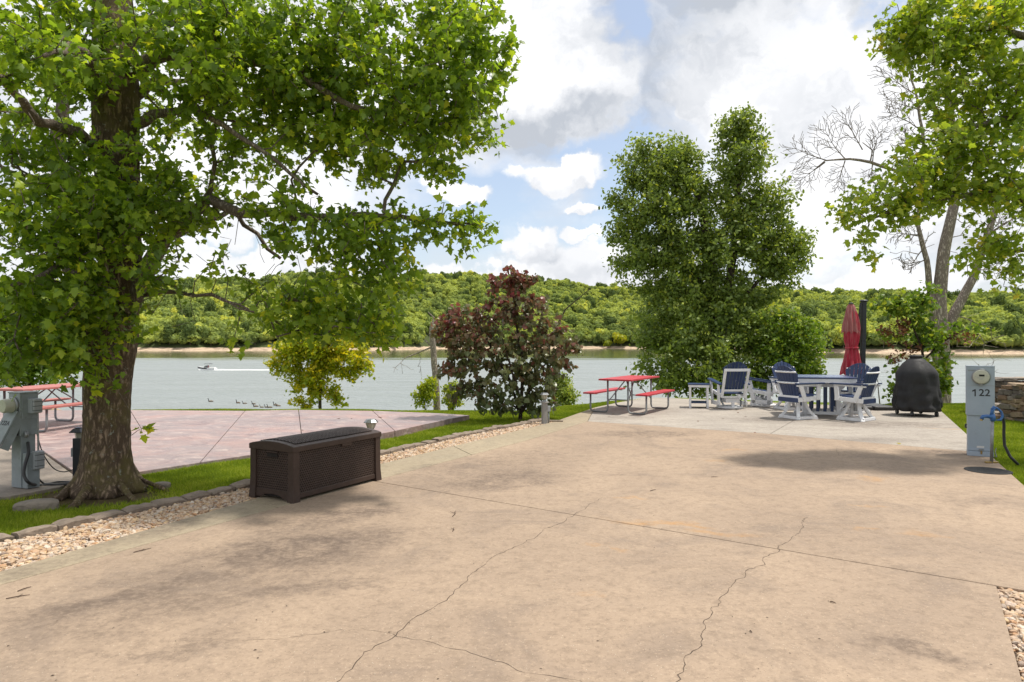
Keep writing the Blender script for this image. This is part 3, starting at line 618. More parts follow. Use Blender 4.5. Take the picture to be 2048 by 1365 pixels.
# edging blocks
M['block'] = simple('edging_block', (.26, .205, .16), (.17, .135, .105), 9, .9, .9, 50, dirt=(.10, .085, .06))
edg = empty('garden_edging', (el[0][0], el[0][1], 0), 'low border of worn grey brown concrete blocks along the gravel', 'edging')
def path_pts(poly, step):
    out = []; acc = 0
    for a, b in zip(poly[:-1], poly[1:]):
        a, b = Vector(a), Vector(b); L = (b - a).length; t0 = acc
        while t0 < L: out.append((a.lerp(b, t0 / L), (b - a).normalized())); t0 += step
        acc = t0 - L
    return out
blk = []
for v in range(5):
    m = MB(); L = .30; n = 5
    vs = []; fs = []
    for i in range(n + 1):
        for (yy, zz) in ((-.075, -.10), (-.078, .022), (-.055, .036), (.05, .038), (.072, .02), (.072, -.10)):
            e = .012 if i in (0, n) else 0
            vs.append((-L / 2 + L * i / n + random.gauss(0, .004), yy * (1 - e * 4) + random.gauss(0, .005), zz - (e if zz > 0 else 0) + random.gauss(0, .004)))
    for i in range(n):
        for k in range(6): a = i * 6 + k; b = i * 6 + (k + 1) % 6; fs.append((b, a, a + 6, b + 6))
    fs += [(0, 1, 2, 3, 4, 5), tuple(n * 6 + k for k in (5, 4, 3, 2, 1, 0))]
    m.add(vs, fs); me = m.mesh('edging_block'); me.materials.append(M['block']); blk.append(me)
for p, d in path_pts(el, .30):
    if p.y < 2.2: continue
    nrm = Vector((-d.y, d.x)); q = p + nrm * .075
    o = link('edging_block', random.choice(blk), None, edg, (q.x - el[0][0], q.y - el[0][1], random.uniform(-.012, .010)), math.atan2(d.y, d.x) + random.gauss(0, .05))
    o.rotation_euler[0] = random.gauss(0, .05); o.rotation_euler[1] = random.gauss(0, .03); o.scale = (random.uniform(.9, 1.02), random.uniform(.92, 1.08), 1)
# ------------------------------------------------------------------ grass
def grass_blades(polys, dens0, seed=1):
    V = []; Lp = []; Sz = []; Tn = []; base = 0
    for poly, mult in polys:
        x, y = area_pts(poly, dens0 * mult); keep = visible(x, y, 0, 60) & (rng.random(len(x)) < np.clip((7.0 / np.maximum(y, 1)) ** 1.5, .1, 1.0)); x, y = x[keep], y[keep]
        pn = np.sin(x * 3.1 + y * 1.3) * np.sin(y * 2.7 - x) * .5 + np.sin(x * 9 + 2) * np.cos(y * 8) * .3
        bare = np.exp(-(((x + 4.4) / 1.0) ** 2 + ((y - 7.2) / .62) ** 2)); k = rng.random(len(x)) > bare * 1.3; x, y, pn = x[k], y[k], pn[k]
        n = len(x); h = rng.uniform(.022, .055, n) * (1 + .25 * pn); wd = np.maximum(.0022, .00055 * y)
        a = rng.uniform(0, 6.28, n); b = rng.uniform(0, 6.28, n); lean = rng.uniform(.1, .9, n) * h
        z = ground_z(x, y) - .004
        p0 = np.stack([x - np.cos(a) * wd, y - np.sin(a) * wd, z], -1); p1 = np.stack([x + np.cos(a) * wd, y + np.sin(a) * wd, z], -1)
        p2 = np.stack([x + np.cos(b) * lean, y + np.sin(b) * lean, z + h], -1)
        V.append(np.stack([p0, p1, p2], 1).reshape(-1, 3)); Tn.append(np.repeat(np.clip(.42 + pn * .4 + rng.normal(0, .22, n), 0, 1), 3))
    V = np.concatenate(V); Tn = np.concatenate(Tn); n = len(V) // 3
    me = npmesh('grass', V, np.arange(3 * n), np.full(n, 3), False, {'tone': Tn}); print('grass blades', n)
    tag(link('grass', me, M['grass']), 'short green lawn grass', kind='stuff')
off = [tuple(Vector(a) + Vector((-.16, .05))) for a in el]
strip = off[:-1] + [(.75, 14.1), (1.4, 15.2), (2.1, 16.6), (3.7, 19.0), (1.2, 16.6), (-.5, 16.1), (-2.0, 16.0)] + [xy(G(750, 822)), xy(G(880, 827)), xy(G(942, 831)), xy(G(900, 839)), xy(G(760, 870)), xy(G(500, 912)), xy(G(270, 948)), xy(G(165, 960)), xy(G(120, 974)), xy(G(20, 994)), xy(G(-200, 1006)), (-7, 4.0), (-6, 1.0)]
lawn2 = [along(re0, re1, 4.4), re0, re1, far_r, (9.0, 16.9), (10.0, 18.0), (16, 18.5), (16, 4.4)]
back = [xy(G(1115, 838)), xy(G(1190, 814)), xy(G(1285, 794)), (3.9, 19.6), (2.2, 18.4), (.8, 16.6), (.5, 15)]
lowpk = [(-9, 15.7), (-3.2, 15.6), (-.6, 15.1), (.8, 16), (1.5, 17.5), (-3, 17.2), (-9, 17)]
grass_blades([(strip, 1), (lawn2, 1), (back, 1), (lowpk, 1)], 17000)
# tiny white clover heads and dry bits lying in the lawn
# ------------------------------------------------------------------ trees
def skel(paths, attr, step=.22, alpha=.45, sag=.0, jit=.06, curl=.10):
    """paths: polylines with radii [(p, r)...]; attr: Nx3 -> nodes, parents, tips"""
    pos = []; par = []; pl = []; forced = []
    for pi, path in enumerate(paths):
        pts_ = [Vector(p) for p, r in path]; rs = [r for p, r in path]
        if pi == 0: pos.append(pts_[0]); par.append(-1); pl.append(0.); forced.append(rs[0]); cur = 0; st = 0
        else:
            arr = np.array([list(q) for q in pos]); cur = int(np.argmin(((arr - np.array(pts_[0])) ** 2).sum(1)))
        for i in range(len(pts_) - 1):
            a, b = pts_[i], pts_[i + 1]; n = max(1, int(round((b - a).length / step)))
            for k in range(1, n + 1):
                q = a.lerp(b, k / n) + Vector([random.gauss(0, jit * .3) for _ in range(3)]) * (1 if pi else .25)
                pos.append(q); par.append(cur); pl.append(pl[cur] + (q - pos[cur]).length); forced.append(rs[i] + (rs[i + 1] - rs[i]) * k / n); cur = len(pos) - 1
    A = np.array([list(q) for q in pos]); PL = np.array(pl)
    d = np.array([((A - a) ** 2).sum(1).min() for a in attr]); attr = attr[np.argsort(d)]
    cap = len(A) + len(attr) * 12; AA = np.zeros((cap, 3)); AA[:len(A)] = A; PP = np.zeros(cap); PP[:len(A)] = PL; n = len(A); tips = []
    for a in attr:
        dd = np.sqrt(((AA[:n] - a) ** 2).sum(1)); c = dd + alpha * PP[:n] * .35; j = int(np.argmin(c)); L = dd[j]; m = int(min(11, max(1, round(L / step))))
        s = AA[j].copy(); cur = j; perp = rng.normal(size=3) * L * curl; perp[2] += L * sag
        for k in range(1, m + 1):
            f = k / m; q = s + (a - s) * f + perp * math.sin(math.pi * f) + rng.normal(size=3) * jit * .25 * (k < m)
            AA[n] = q; par.append(cur); PP[n] = PP[cur] + np.linalg.norm(q - AA[cur]); forced.append(0.); cur = n; n += 1
        tips.append(cur)
    return AA[:n], np.array(par), np.array(forced), np.array(tips)
def radii(A, par, forced, r0=.004, e=2.3):
    n = len(A); acc = np.zeros(n); child = np.zeros(n, int)
    for i in range(1, n): child[par[i]] += 1
    rad = np.zeros(n)
    for i in range(n - 1, -1, -1):
        r = max((acc[i]) ** (1 / e) if acc[i] > 0 else r0, r0)
        if forced[i] > 0: r = forced[i]
        rad[i] = r
        if par[i] >= 0: acc[par[i]] += max(r, r0) ** e if forced[i] == 0 else 0
    return rad
def branch_mesh(A, par, rad, origin, name, mat, parent, skip=None, nside=(5, 8, 14), minr=0.0):
    n = len(A); ch = [[] for _ in range(n)]
    for i in range(1, n): ch[par[i]].append(i)
    m = MB(); start = [(0, None)]; A = A - np.array(origin)
    while start:
        s, pr = start.pop(); line = ([pr] if pr is not None else []) + [s]; cur = s
        while ch[cur]:
            c = sorted(ch[cur], key=lambda k: -rad[k]); 
            for o_ in c[1:]: start.append((o_, cur))
            cur = c[0]; line.append(cur)
        if len(line) < 2: continue
        rs = [rad[k] for k in line]
        if pr is not None: rs[0] = min(rs[0], rs[1] * 1.25)
        if skip is not None and pr is None: continue
        if max(rs) < minr: continue
        ns = nside[0] if max(rs) < .02 else nside[1] if max(rs) < .08 else nside[2]
        m.tube([A[k] for k in line], rs, ns)
    return m.build(name, mat, parent, smooth=True)
def ell(lst, n):
    """points inside ellipsoids given in photo pixels: (px, py, Z, rx, ry, rz, weight)"""
    w = np.array([e[3] * e[4] * (e[6] if len(e) > 6 else 1) for e in lst], float); w /= w.sum(); out = []
    for e, k in zip(lst, (w * n).astype(int)):
        d = rdir(k) * (rng.random((k, 1)) ** .45); c = P(e[0], e[1], e[2]); s = e[2] / F
        out.append(np.array(c) + d * [e[3] * s, e[5], e[4] * s])
    return np.concatenate(out)
def grow_leaves(A, par, tips, per, spread, size, tmpl, faces, tone0, tonev, droop=.5, out_c=None, flat=.9):
    pos = []; dr = []
    tp = A[tips]; td = A[tips] - A[par[tips]]; td /= (np.linalg.norm(td, axis=1, keepdims=True) + 1e-6)
    N = len(tips) * per; rep = np.repeat(np.arange(len(tips)), per)
    back = rng.random((N, 1)) ** 1.3 * spread * 2.2
    pos = tp[rep] - td[rep] * back + rng.normal(size=(N, 3)) * spread * [.62, .62, .45]
    d = td[rep] * .5 + rdir(N) * .9; d[:, 2] -= droop
    nr = rng.normal(size=(N, 3)) * (1 - flat * .45) + [0, 0, flat]
    ct = rng.normal(0, tonev * .7, len(tips))[rep]; tone = np.clip(tone0 + ct + rng.normal(0, tonev, N), 0, 1)
    sz = size * rng.uniform(.45, 1.3, N)
    return pos, d, nr, sz, tone
def foliage(root, origin, pos, d, nr, sz, tone, tmpl, faces, mat, peel=0, limit=None, name='foliage'):
    pos = pos - np.array(origin); org = np.array(origin)
    if peel:
        w = pos + org; u = w[:, 0] / np.maximum(w[:, 1], .1) * F + CX; v = H0 - (w[:, 2] - CH) / np.maximum(w[:, 1], .1) * F
        sc = np.where((w[:, 1] > .5) & (u > 5) & (u < 2043) & (v > 5) & (v < 1360), sz / w[:, 1], 0)
        top = np.argsort(-sc)[:peel]; cls = np.clip((tone[top] * 5).astype(int), 0, 4); ms = []
        for c in range(5):
            vv, l, s, tt = leafcloud(np.zeros((1, 3)), np.array([[0, 1., 0]]), np.array([[0, 0, 1.]]), np.ones(1), tmpl, faces, np.array([.1 + .2 * c]))
            me = npmesh('leaf', vv, l, s, False, {'tone': tt}); me.materials.append(mat); ms.append(me)
        for i, c in zip(top, cls):
            dd = Vector(d[i]).normalized(); x = dd.cross(Vector(nr[i])).normalized(); z = x.cross(dd)
            o = bpy.data.objects.new('leaf', ms[c]); COL.objects.link(o); o.parent = root
            o.matrix_local = Matrix.Translation(Vector(pos[i])) @ Matrix((x, dd, z)).transposed().to_4x4() @ Matrix.Scale(float(sz[i]), 4)
        k = np.ones(len(pos), bool); k[top] = False; pos, d, nr, sz, tone = pos[k], d[k], nr[k], sz[k], tone[k]
    v, l, s, tt = leafcloud(pos, d, nr, sz, tmpl, faces, tone)
    print(name, 'leaves', len(pos)); o = link(name, npmesh(name, v, l, s, False, {'tone': tt}), mat, root); tag(o, kind='stuff'); return o

# ---- big maple on the left
def bigtrunk(path, name, mat, parent, origin, n=44, roots=()):
    """fluted trunk: smooth tube through path (p, r) with ridges and root flare"""
    m = MB(); pts_ = []; rs = []
    P_ = [Vector(p) - Vector(origin) for p, r in path]; Q = [r for p, r in path]
    for i in range(len(P_) - 1):
        k = max(1, int((P_[i + 1] - P_[i]).length / .05))
        for j in range(k): f = j / k; pts_.append(P_[i].lerp(P_[i + 1], f)); rs.append(Q[i] + (Q[i + 1] - Q[i]) * f)
    pts_.append(P_[-1]); rs.append(Q[-1])
    def prof(f, i):
        z = pts_[i].z; a = f * 2 * math.pi; fl = math.exp(-max(z, 0) / .16)
        w_ = 1 + .035 * math.sin(a * 3 + z * .8) + .03 * math.sin(a * 7 + z * 1.7 + 1) + .018 * math.sin(a * 13 - z * 3) + .012 * math.sin(a * 19 + z * 6) + random.gauss(0, .012)
        for (ra, am, wd) in roots:
            da = (a - ra + math.pi) % (2 * math.pi) - math.pi; w_ += fl * am * math.exp(-(da / wd) ** 2)
        return w_
    m.tube(pts_, rs, n, prof=prof); return m.build(name, mat, parent, smooth=True)
TB = G(213, 972)                                     # foot of the maple
def mp(px, py, z=7.45): return tuple(P(px, py, z))
trunk = [(mp(213, 985), .27), (mp(213, 955), .245), (mp(213, 900), .228), (mp(213, 830), .225), (mp(214, 760), .232), (mp(222, 690), .245), (mp(232, 600), .23), (mp(243, 540), .205), (mp(240, 430), .19), (mp(235, 300), .225), (mp(233, 180), .23), (mp(228, 60), .20), (mp(222, -120), .16), (mp(215, -330), .10), (mp(210, -520), .05)]
maple = empty('maple_tree', tuple(TB), 'large leafy maple with a thick mossy trunk standing in the grass strip at the left', 'tree')
O = tuple(TB)
bigtrunk(trunk, 'trunk', M['bark'], maple, O, roots=[(0.2, .5, .45), (1.3, .3, .4), (2.4, .45, .45), (3.5, .65, .45), (4.3, .35, .4), (5.3, .42, .45)])
limbs = [
    [(mp(262, 610), .12), (mp(285, 545), .10), (mp(330, 480), .075), (mp(420, 398), .06), (mp(480, 425, 7.3), .05), (mp(620, 432, 7.2), .038), (mp(800, 432, 7.1), .025), (mp(920, 450, 7.1), .015)],
    [(mp(330, 480), .05), (mp(400, 445, 7.8), .04), (mp(470, 420, 8.2), .03), (mp(560, 520, 8.3), .02)],
    [(mp(260, 150), .10), (mp(310, 112, 7.3), .08), (mp(430, 108, 7.1), .06), (mp(560, 132, 7.0), .045), (mp(700, 210, 7.0), .03), (mp(850, 250, 7.1), .018)],
    [(mp(262, 70), .10), (mp(400, 0, 7.6), .085), (mp(470, -60, 7.7), .075), (mp(640, -120, 7.8), .05), (mp(820, -60, 7.7), .03), (mp(900, 60, 7.5), .02)],
    [(mp(262, 200), .06), (mp(310, 167, 7.7), .045), (mp(370, 165, 8.0), .03), (mp(480, 240, 8.3), .02)],
    [(mp(262, 250), .07), (mp(310, 232, 7.2), .05), (mp(380, 208, 6.9), .035), (mp(520, 300, 6.8), .022), (mp(640, 390, 6.9), .015)],
    [(mp(200, 640), .13), (mp(150, 540, 7.6), .11), (mp(118, 420, 7.8), .095), (mp(118, 300, 7.9), .08), (mp(130, 150, 8.0), .06), (mp(110, 20, 8.1), .04), (mp(90, -150, 8), .03)],
    [(mp(205, 300), .07), (mp(150, 260, 6.9), .05), (mp(80, 240, 6.2), .04), (mp(0, 160, 5.4), .025), (mp(-60, 140, 5), .02)],
    [(mp(205, 200), .08), (mp(190, 150, 6.8), .05), (mp(160, 90, 5.8), .03), (mp(90, 110, 5.0), .015)],
    [(mp(268, 590), .03), (mp(330, 585, 7.2), .02), (mp(420, 590, 7.0), .014), (mp(540, 640, 6.9), .01)],
    [(mp(205, 480), .05), (mp(140, 520, 6.8), .035), (mp(60, 560, 6.3), .02), (mp(-40, 600, 6), .015)],
]
E = [(830, 110, 7.3, 215, 190, 1.2), (930, 90, 7.1, 100, 120, .7), (900, 250, 7.2, 110, 90, .8), (690, 180, 7.4, 170, 170, 1.1), (700, 300, 7.3, 150, 70, .8), (860, 320, 7.1, 75, 45, .5), (1020, 150, 7.1, 28, 30, .25, .7),
     (520, 90, 7.2, 200, 140, 1.1), (560, 250, 7.6, 190, 110, 1.2, .8), (400, 60, 6.6, 170, 110, .9), (390, 150, 6.3, 75, 45, .4),
     (60, 110, 5.3, 130, 70, .5, .7), (120, 60, 6.6, 150, 130, .9), (60, 320, 7.0, 130, 160, 1.1), (250, 380, 6.9, 150, 110, .7), (130, 430, 6.7, 150, 90, .7), (90, 560, 6.5, 140, 100, .7), (240, 470, 6.7, 120, 80, .5), (50, 650, 6.7, 90, 70, .5, .8), (180, 600, 6.9, 90, 60, .5, .9), (90, 700, 6.6, 100, 45, .4, 1.0), (175, 745, 6.85, 40, 45, .2, .8), (30, 740, 6.4, 60, 40, .4, .7),
     (170, 640, 6.8, 100, 60, .45, 1.0), (190, 690, 6.85, 60, 40, .3, .5), (320, 550, 6.8, 60, 40, .4, .7), (420, 300, 7.6, 150, 110, 1.1, .6), (350, 420, 7.2, 90, 70, .7, .8),
     (560, 400, 7.0, 90, 50, .6, .7), (620, 480, 7.0, 110, 50, .6, .9), (760, 470, 7.0, 110, 70, .6), (720, 540, 7.0, 130, 60, .6), (900, 440, 7.0, 90, 38, .4, .7), (985, 460, 7.0, 45, 22, .3, .5), (930, 510, 7.0, 55, 22, .3, .5),
     (620, 610, 7.0, 90, 60, .55), (560, 570, 7.0, 70, 40, .5, .6), (730, 640, 6.95, 85, 48, .45), (680, 660, 6.95, 90, 34, .4), (600, 650, 6.95, 60, 34, .4), (760, 670, 6.9, 50, 24, .3), (455, 540, 7, 60, 28, .4, .5), (470, 690, 6.9, 16, 28, .15, 1.0), (790, 590, 7, 60, 40, .4, .8),
     (300, -150, 7.5, 330, 130, 2.2, .6), (750, -130, 7.5, 260, 120, 1.6, .6), (200, -420, 7.6, 260, 160, 2.2, .3), (-250, 200, 7.2, 200, 300, 1.6, .45), (250, 150, 9.3, 320, 220, 1.0, .4)]
att = ell(E, 2350)
att = att[att[:, 2] > 1.0]
A, par, fo, tips = skel([[(p, r) for p, r in trunk]] + limbs, att, step=.2, alpha=.35, jit=.05)
rad = radii(A, par, fo, .0045, 2.25)
branch_mesh(A, par, rad, O, 'branches', M['bark_gray'], maple, skip=True)
lp = grow_leaves(A, par, tips, 20, .11, .078, MAPLE, MAPLE_F, .35, .16, droop=.45)
foliage(maple, O, *lp, MAPLE, MAPLE_F, M['maple'], peel=300)
# bare twigs in the lower middle of the crown
tw = ell([(520, 520, 7.2, 120, 90, .7), (560, 600, 7.1, 90, 70, .5), (120, 300, 6.2, 60, 90, .5), (330, 620, 7, 60, 60, .3), (600, 420, 7.2, 180, 40, .5)], 90)
A2, par2, fo2, tips2 = skel([limbs[0]] + [limbs[7]] + [limbs[9]], tw, step=.2, alpha=.3, jit=.08)
branch_mesh(A2, par2, radii(A2, par2, fo2 * .9, .003, 2.2), O, 'twigs', M['bark_gray'], maple, nside=(4, 6, 8))
# low sprig on the trunk
spr = ell([(300, 862, 7.2, 22, 14, .05), (195, 760, 7.05, 20, 30, .05), (190, 800, 7.1, 12, 20, .04)], 16)
A3, par3, fo3, tips3 = skel([[(mp(255, 875, 7.3), .004), (mp(285, 858, 7.2), .003)], [(mp(215, 720, 7.1), .004), (mp(190, 770, 7.0), .003)]], spr, .08)
sp = grow_leaves(A3, par3, tips3, 3, .03, .085, MAPLE, MAPLE_F, .55, .2)
foliage(maple, O, *sp, MAPLE, MAPLE_F, M['maple'], name='trunk_sprig')
branch_mesh(A3, par3, radii(A3, par3, fo3, .003, 2.2), O, 'sprig_twig', M['bark_gray'], maple, nside=(4, 5, 6))
# surface roots
rt = MB()
for pts_, r_ in (([(255, 945), (285, 962), (305, 972)], .055), ([(170, 965), (120, 992), (60, 1003)], .06), ([(190, 978), (150, 1006), (115, 1015)], .05), ([(228, 978), (262, 990), (290, 1000)], .04), ([(240, 960), (330, 975), (345, 975)], .03)):
    q = [G(*p) - TB for p in pts_]; q[0].z = .10; q = [q[0], q[0].lerp(q[1], .5), q[1], q[2]]; q[1].z = .04; q[2].z = -.02; q[3].z = -.09
    rt.tube(q, [r_ * 1.1, r_ * .85, r_ * .7, r_ * .35], 9, prof=lambda f, i: 1 + random.gauss(0, .08))
rt.build('roots', M['bark'], maple, smooth=True)['kind'] = 'stuff'

# ---- maple branches reaching in from the right
rt_base = Vector((11.8, 9.6, 0)); O = tuple(rt_base)
rm = empty('overhanging_maple', O, 'maple whose leafy boughs hang into the picture from the right edge', 'tree')
rtrunk = [((11.8, 9.6, -.1), .26), ((11.7, 9.6, 1.5), .23), ((11.5, 9.6, 3.2), .20), ((11.3, 9.6, 5.0), .15), ((11.0, 9.6, 7.5), .08), ((10.8, 9.6, 9), .04)]
bigtrunk(rtrunk, 'trunk', M['bark'], rm, O, n=24, roots=[(0, .5, .4), (2, .5, .4), (4, .5, .4)])
rlimbs = [
    [((11.55, 9.6, 2.6), .09), (mp(2200, 560, 9.3), .07), (mp(2048, 400, 9.2), .05), (mp(1960, 385, 9.2), .035), (mp(1850, 400, 9.2), .022), (mp(1740, 440, 9.2), .014)],
    [((11.45, 9.6, 3.8), .08), (mp(2150, 230, 9.4), .06), (mp(2000, 240, 9.4), .04), (mp(1900, 270, 9.4), .022)],
    [((11.35, 9.6, 4.6), .08), (mp(2120, 90, 9.6), .06), (mp(1990, 60, 9.6), .04), (mp(1870, 60, 9.6), .02), (mp(1790, 70, 9.6), .012)],
    [((11.6, 9.6, 2.4), .06), (mp(2100, 500, 9.2), .04), (mp(1990, 500, 9.2), .02)],
]
E = [(1810, 345, 9.2, 80, 55, .6), (1880, 300, 9.3, 90, 70, .7), (1960, 330, 9.3, 100, 90, .9), (2010, 400, 9.2, 70, 70, .7), (1740, 400, 9.2, 70, 36, .45), (1690, 430, 9.2, 40, 22, .3, .8), (1735, 490, 9.15, 26, 36, .25, .9), (1800, 430, 9.2, 60, 30, .4, .8), (1890, 400, 9.2, 60, 35, .5, .7),
     (1980, 520, 9.2, 60, 45, .5), (2035, 560, 9.2, 40, 25, .4), (2020, 470, 9.2, 50, 35, .4, .7),
     (1930, 170, 9.5, 110, 80, .8), (2010, 130, 9.5, 90, 110, 1.0), (1870, 110, 9.6, 90, 55, .6), (1815, 60, 9.6, 60, 60, .5), (1900, 30, 9.6, 120, 70, .8), (1795, 90, 9.6, 36, 22, .3, .7), (2020, 20, 9.6, 80, 80, 1), (2030, 250, 9.4, 60, 50, .8),
     (1990, -90, 9.6, 200, 60, 1.2, .2), (2150, 250, 9.4, 90, 300, 1.0, .4), (2350, 60, 9.4, 160, 200, 1.4, .12)]
att = ell(E, 880)
A, par, fo, tips = skel([rtrunk] + rlimbs, att, step=.24, alpha=.3, jit=.05)
branch_mesh(A, par, radii(A, par, fo, .004, 2.3), O, 'branches', M['bark_gray'], rm, skip=True)
lp = grow_leaves(A, par, tips, 17, .14, .085, MAPLE, MAPLE_F, .5, .17, droop=.4)
foliage(rm, O, *lp, MAPLE, MAPLE_F, M['maple2'], peel=300)

# ---- tall double-topped oak behind the furniture
zo = 24.0; ob = Vector((P(1440, 800, zo).x, zo, float(ground_z(P(1440, 800, zo).x, zo)))); O = tuple(ob)
oak = empty('oak_tree', O, 'tall dark green oak with two tops behind the blue and white chairs', 'tree')
def op(px, py, z=zo): return tuple(P(px, py, z))
otr = [((ob.x, ob.y, ob.z - .3), .26), (op(1440, 720), .23), (op(1428, 620), .20), (op(1418, 500), .15), (op(1400, 400), .10), (op(1360, 320), .05)]
bigtrunk(otr, 'trunk', M['bark_dark'], oak, O, n=18)
ol = [[(op(1434, 640), .16), (op(1470, 520), .13), (op(1475, 400), .10), (op(1478, 300), .06), (op(1482, 225), .02)], [(op(1428, 600), .10), (op(1350, 500), .06), (op(1290, 400), .03)], [(op(1434, 650), .10), (op(1520, 560), .06), (op(1590, 500), .03)], [(op(1436, 700), .09), (op(1520, 680), .05), (op(1600, 660), .02)], [(op(1436, 700), .08), (op(1350, 690), .05), (op(1290, 700), .02)]]
E = [(1275, 320, zo, 38, 42, .8), (1370, 305, zo, 36, 32, .7), (1320, 330, zo, 66, 62, 1.1), (1300, 410, zo, 78, 80, 1.3), (1370, 380, zo, 60, 80, 1.2), (1250, 460, zo, 40, 32, .5), (1280, 520, zo, 62, 60, 1.0), (1350, 500, zo, 90, 100, 1.6),
     (1478, 250, zo, 52, 48, .9), (1482, 320, zo, 64, 64, 1.1), (1470, 410, zo, 80, 70, 1.2), (1450, 500, zo, 90, 90, 1.6), (1555, 420, zo, 36, 66, .8), (1530, 490, zo, 70, 70, 1.2), (1595, 490, zo, 44, 34, .7), (1560, 550, zo, 60, 36, .9, .8),
     (1320, 585, zo, 46, 36, .8), (1400, 600, zo, 90, 70, 1.4), (1480, 610, zo, 80, 60, 1.3), (1310, 660, zo, 55, 50, 1.1), (1400, 690, zo - .6, 110, 75, 1.6), (1510, 680, zo - .4, 100, 75, 1.5), (1590, 690, zo, 52, 60, 1.0, .9), (1330, 750, zo - .8, 70, 40, 1.1), (1450, 760, zo - 1, 120, 40, 1.2), (1560, 760, zo - .5, 70, 36, 1.0), (1610, 740, zo, 34, 22, .6, .6),
     (1235, 400, zo, 22, 30, .4, .7)]
att = ell(E, 1900)
A, par, fo, tips = skel([otr] + ol, att, step=.45, alpha=.3, jit=.12)
branch_mesh(A, par, radii(A, par, fo, .007, 2.3), O, 'branches', M['bark_dark'], oak, skip=True, nside=(3, 5, 8))
lp = grow_leaves(A, par, tips, 44, .24, .135, OAK, OAK_F, .45, .18, droop=.1, flat=.6)
foliage(oak, O, *lp, OAK, OAK_F, M['oak'])
# young brighter growth low in front of the oak
gb = Vector((P(1600, 780, 22.5).x, 22.5, float(ground_z(P(1600, 780, 22.5).x, 22.5)))); O = tuple(gb)
yb = empty('young_tree', O, 'bright green young growth at the right foot of the tall oak', 'tree')
att = ell([(1560, 700, 22.5, 50, 50, .8), (1605, 690, 22.5, 44, 60, .8), (1600, 750, 22.5, 50, 40, .7), (1560, 640, 22.5, 40, 36, .6, .7)], 260)
A, par, fo, tips = skel([[(tuple(gb), .06), (tuple(P(1590, 740, 22.5)), .04), (tuple(P(1585, 680, 22.5)), .02)]], att, .3, .3)
branch_mesh(A, par, radii(A, par, fo, .006, 2.3), O, 'branches', M['bark_dark'], yb, nside=(3, 5, 8))
foliage(yb, O, *grow_leaves(A, par, tips, 28, .17, .12, OAK, OAK_F, .45, .2, .1, flat=.6), OAK, OAK_F, M['green_leaf'])

# ---- redbud by the lamp post
zr = 14.3; rb = Vector((P(1040, 838, zr).x, zr, -.08)); O = tuple(rb)
red = empty('purple_leaved_tree', O, 'small tree with dark purple red and green heart leaves by the far lamp post', 'tree')
def q_(px, py, z=zr): return tuple(P(px, py, z))
rl = [[((rb.x, zr, -.15), .045), (q_(1044, 780), .035), (q_(1046, 720), .028), (q_(1030, 640), .018), (q_(1035, 560), .008)],
      [(q_(1040, 830), .035), (q_(1020, 760), .026), (q_(985, 700), .016), (q_(950, 640), .008)], [(q_(1046, 826), .034), (q_(1065, 760), .024), (q_(1090, 690), .014)], [(q_(1042, 822), .03), (q_(1030, 760, 14.1), .022), (q_(1005, 680, 14), .012)],
      [(q_(1046, 822), .03), (q_(1072, 750, 14.5), .02), (q_(1120, 700, 14.5), .012)], [(q_(1035, 815), .02), (q_(990, 790), .014), (q_(950, 770), .008)]]
E = [(930, 785, zr, 46, 26, .4), (1000, 815, zr - .1, 56, 14, .35), (1085, 805, zr, 40, 22, .4), (900, 730, zr, 34, 26, .4), (885, 650, zr, 22, 34, .3), (1145, 690, zr, 24, 28, .3), (1024, 560, zr, 24, 44, .2, 1.6), (1050, 555, zr, 36, 26, .2, .8), (985, 565, zr, 18, 30, .15, .9), (1078, 590, zr, 20, 34, .2, .8), (1000, 620, zr, 55, 40, .5), (1050, 640, zr, 55, 50, .6), (940, 640, zr, 58, 36, .5), (900, 680, zr, 26, 50, .4), (960, 690, zr, 70, 46, .7), (1050, 700, zr, 70, 50, .7), (1110, 680, zr, 40, 50, .5),
     (930, 730, zr, 50, 26, .5), (1000, 750, zr, 70, 40, .6), (1080, 745, zr, 60, 40, .6), (1130, 720, zr, 32, 24, .4), (960, 790, zr, 36, 24, .4, .8), (1075, 790, zr, 44, 36, .5, .8), (1010, 800, zr - .2, 60, 20, .4, .6), (1140, 735, zr, 24, 10, .2, .8)]
att = ell(E, 740)
A, par, fo, tips = skel(rl, att, step=.13, alpha=.35, jit=.03)
branch_mesh(A, par, radii(A, par, fo, .0025, 2.3), O, 'branches', M['bark_dark'], red, nside=(4, 6, 10))
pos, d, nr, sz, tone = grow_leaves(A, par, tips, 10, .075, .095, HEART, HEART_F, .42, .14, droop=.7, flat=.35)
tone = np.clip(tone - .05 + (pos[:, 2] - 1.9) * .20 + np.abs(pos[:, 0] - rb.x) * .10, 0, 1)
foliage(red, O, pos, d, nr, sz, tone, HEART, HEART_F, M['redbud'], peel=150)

# ---- trees and shrubs on the bank below
def small_tree(name, px, py_foot, z, E, n, per, spread, size, tmpl, faces, mat, tone, label, cat='tree', bk='bark_dark', trad=.09, ty=None, lean=0, step=.35, droop=.15):
    x = P(px, 0, z).x; b = Vector((x, z, float(ground_z(x, z)))); e = empty(name, tuple(b), label, cat)
    topy = ty or min(q[1] for q in E) + 20
    path = [((b.x, b.y, b.z - .3), trad), (tuple(P(px, (py_foot + topy) / 2, z)), trad * .7), (tuple(P(px + lean, topy, z)), trad * .2)]
    A, par, fo, tips = skel([path], ell(E, n), step, .3, jit=.08)
    branch_mesh(A, par, radii(A, par, fo, .005, 2.3), tuple(b), 'branches', M[bk], e, nside=(3, 6, 9))
    foliage(e, tuple(b), *grow_leaves(A, par, tips, per, spread, size, tmpl, faces, tone[0], tone[1], droop, flat=.6), tmpl, faces, M[mat]); return e
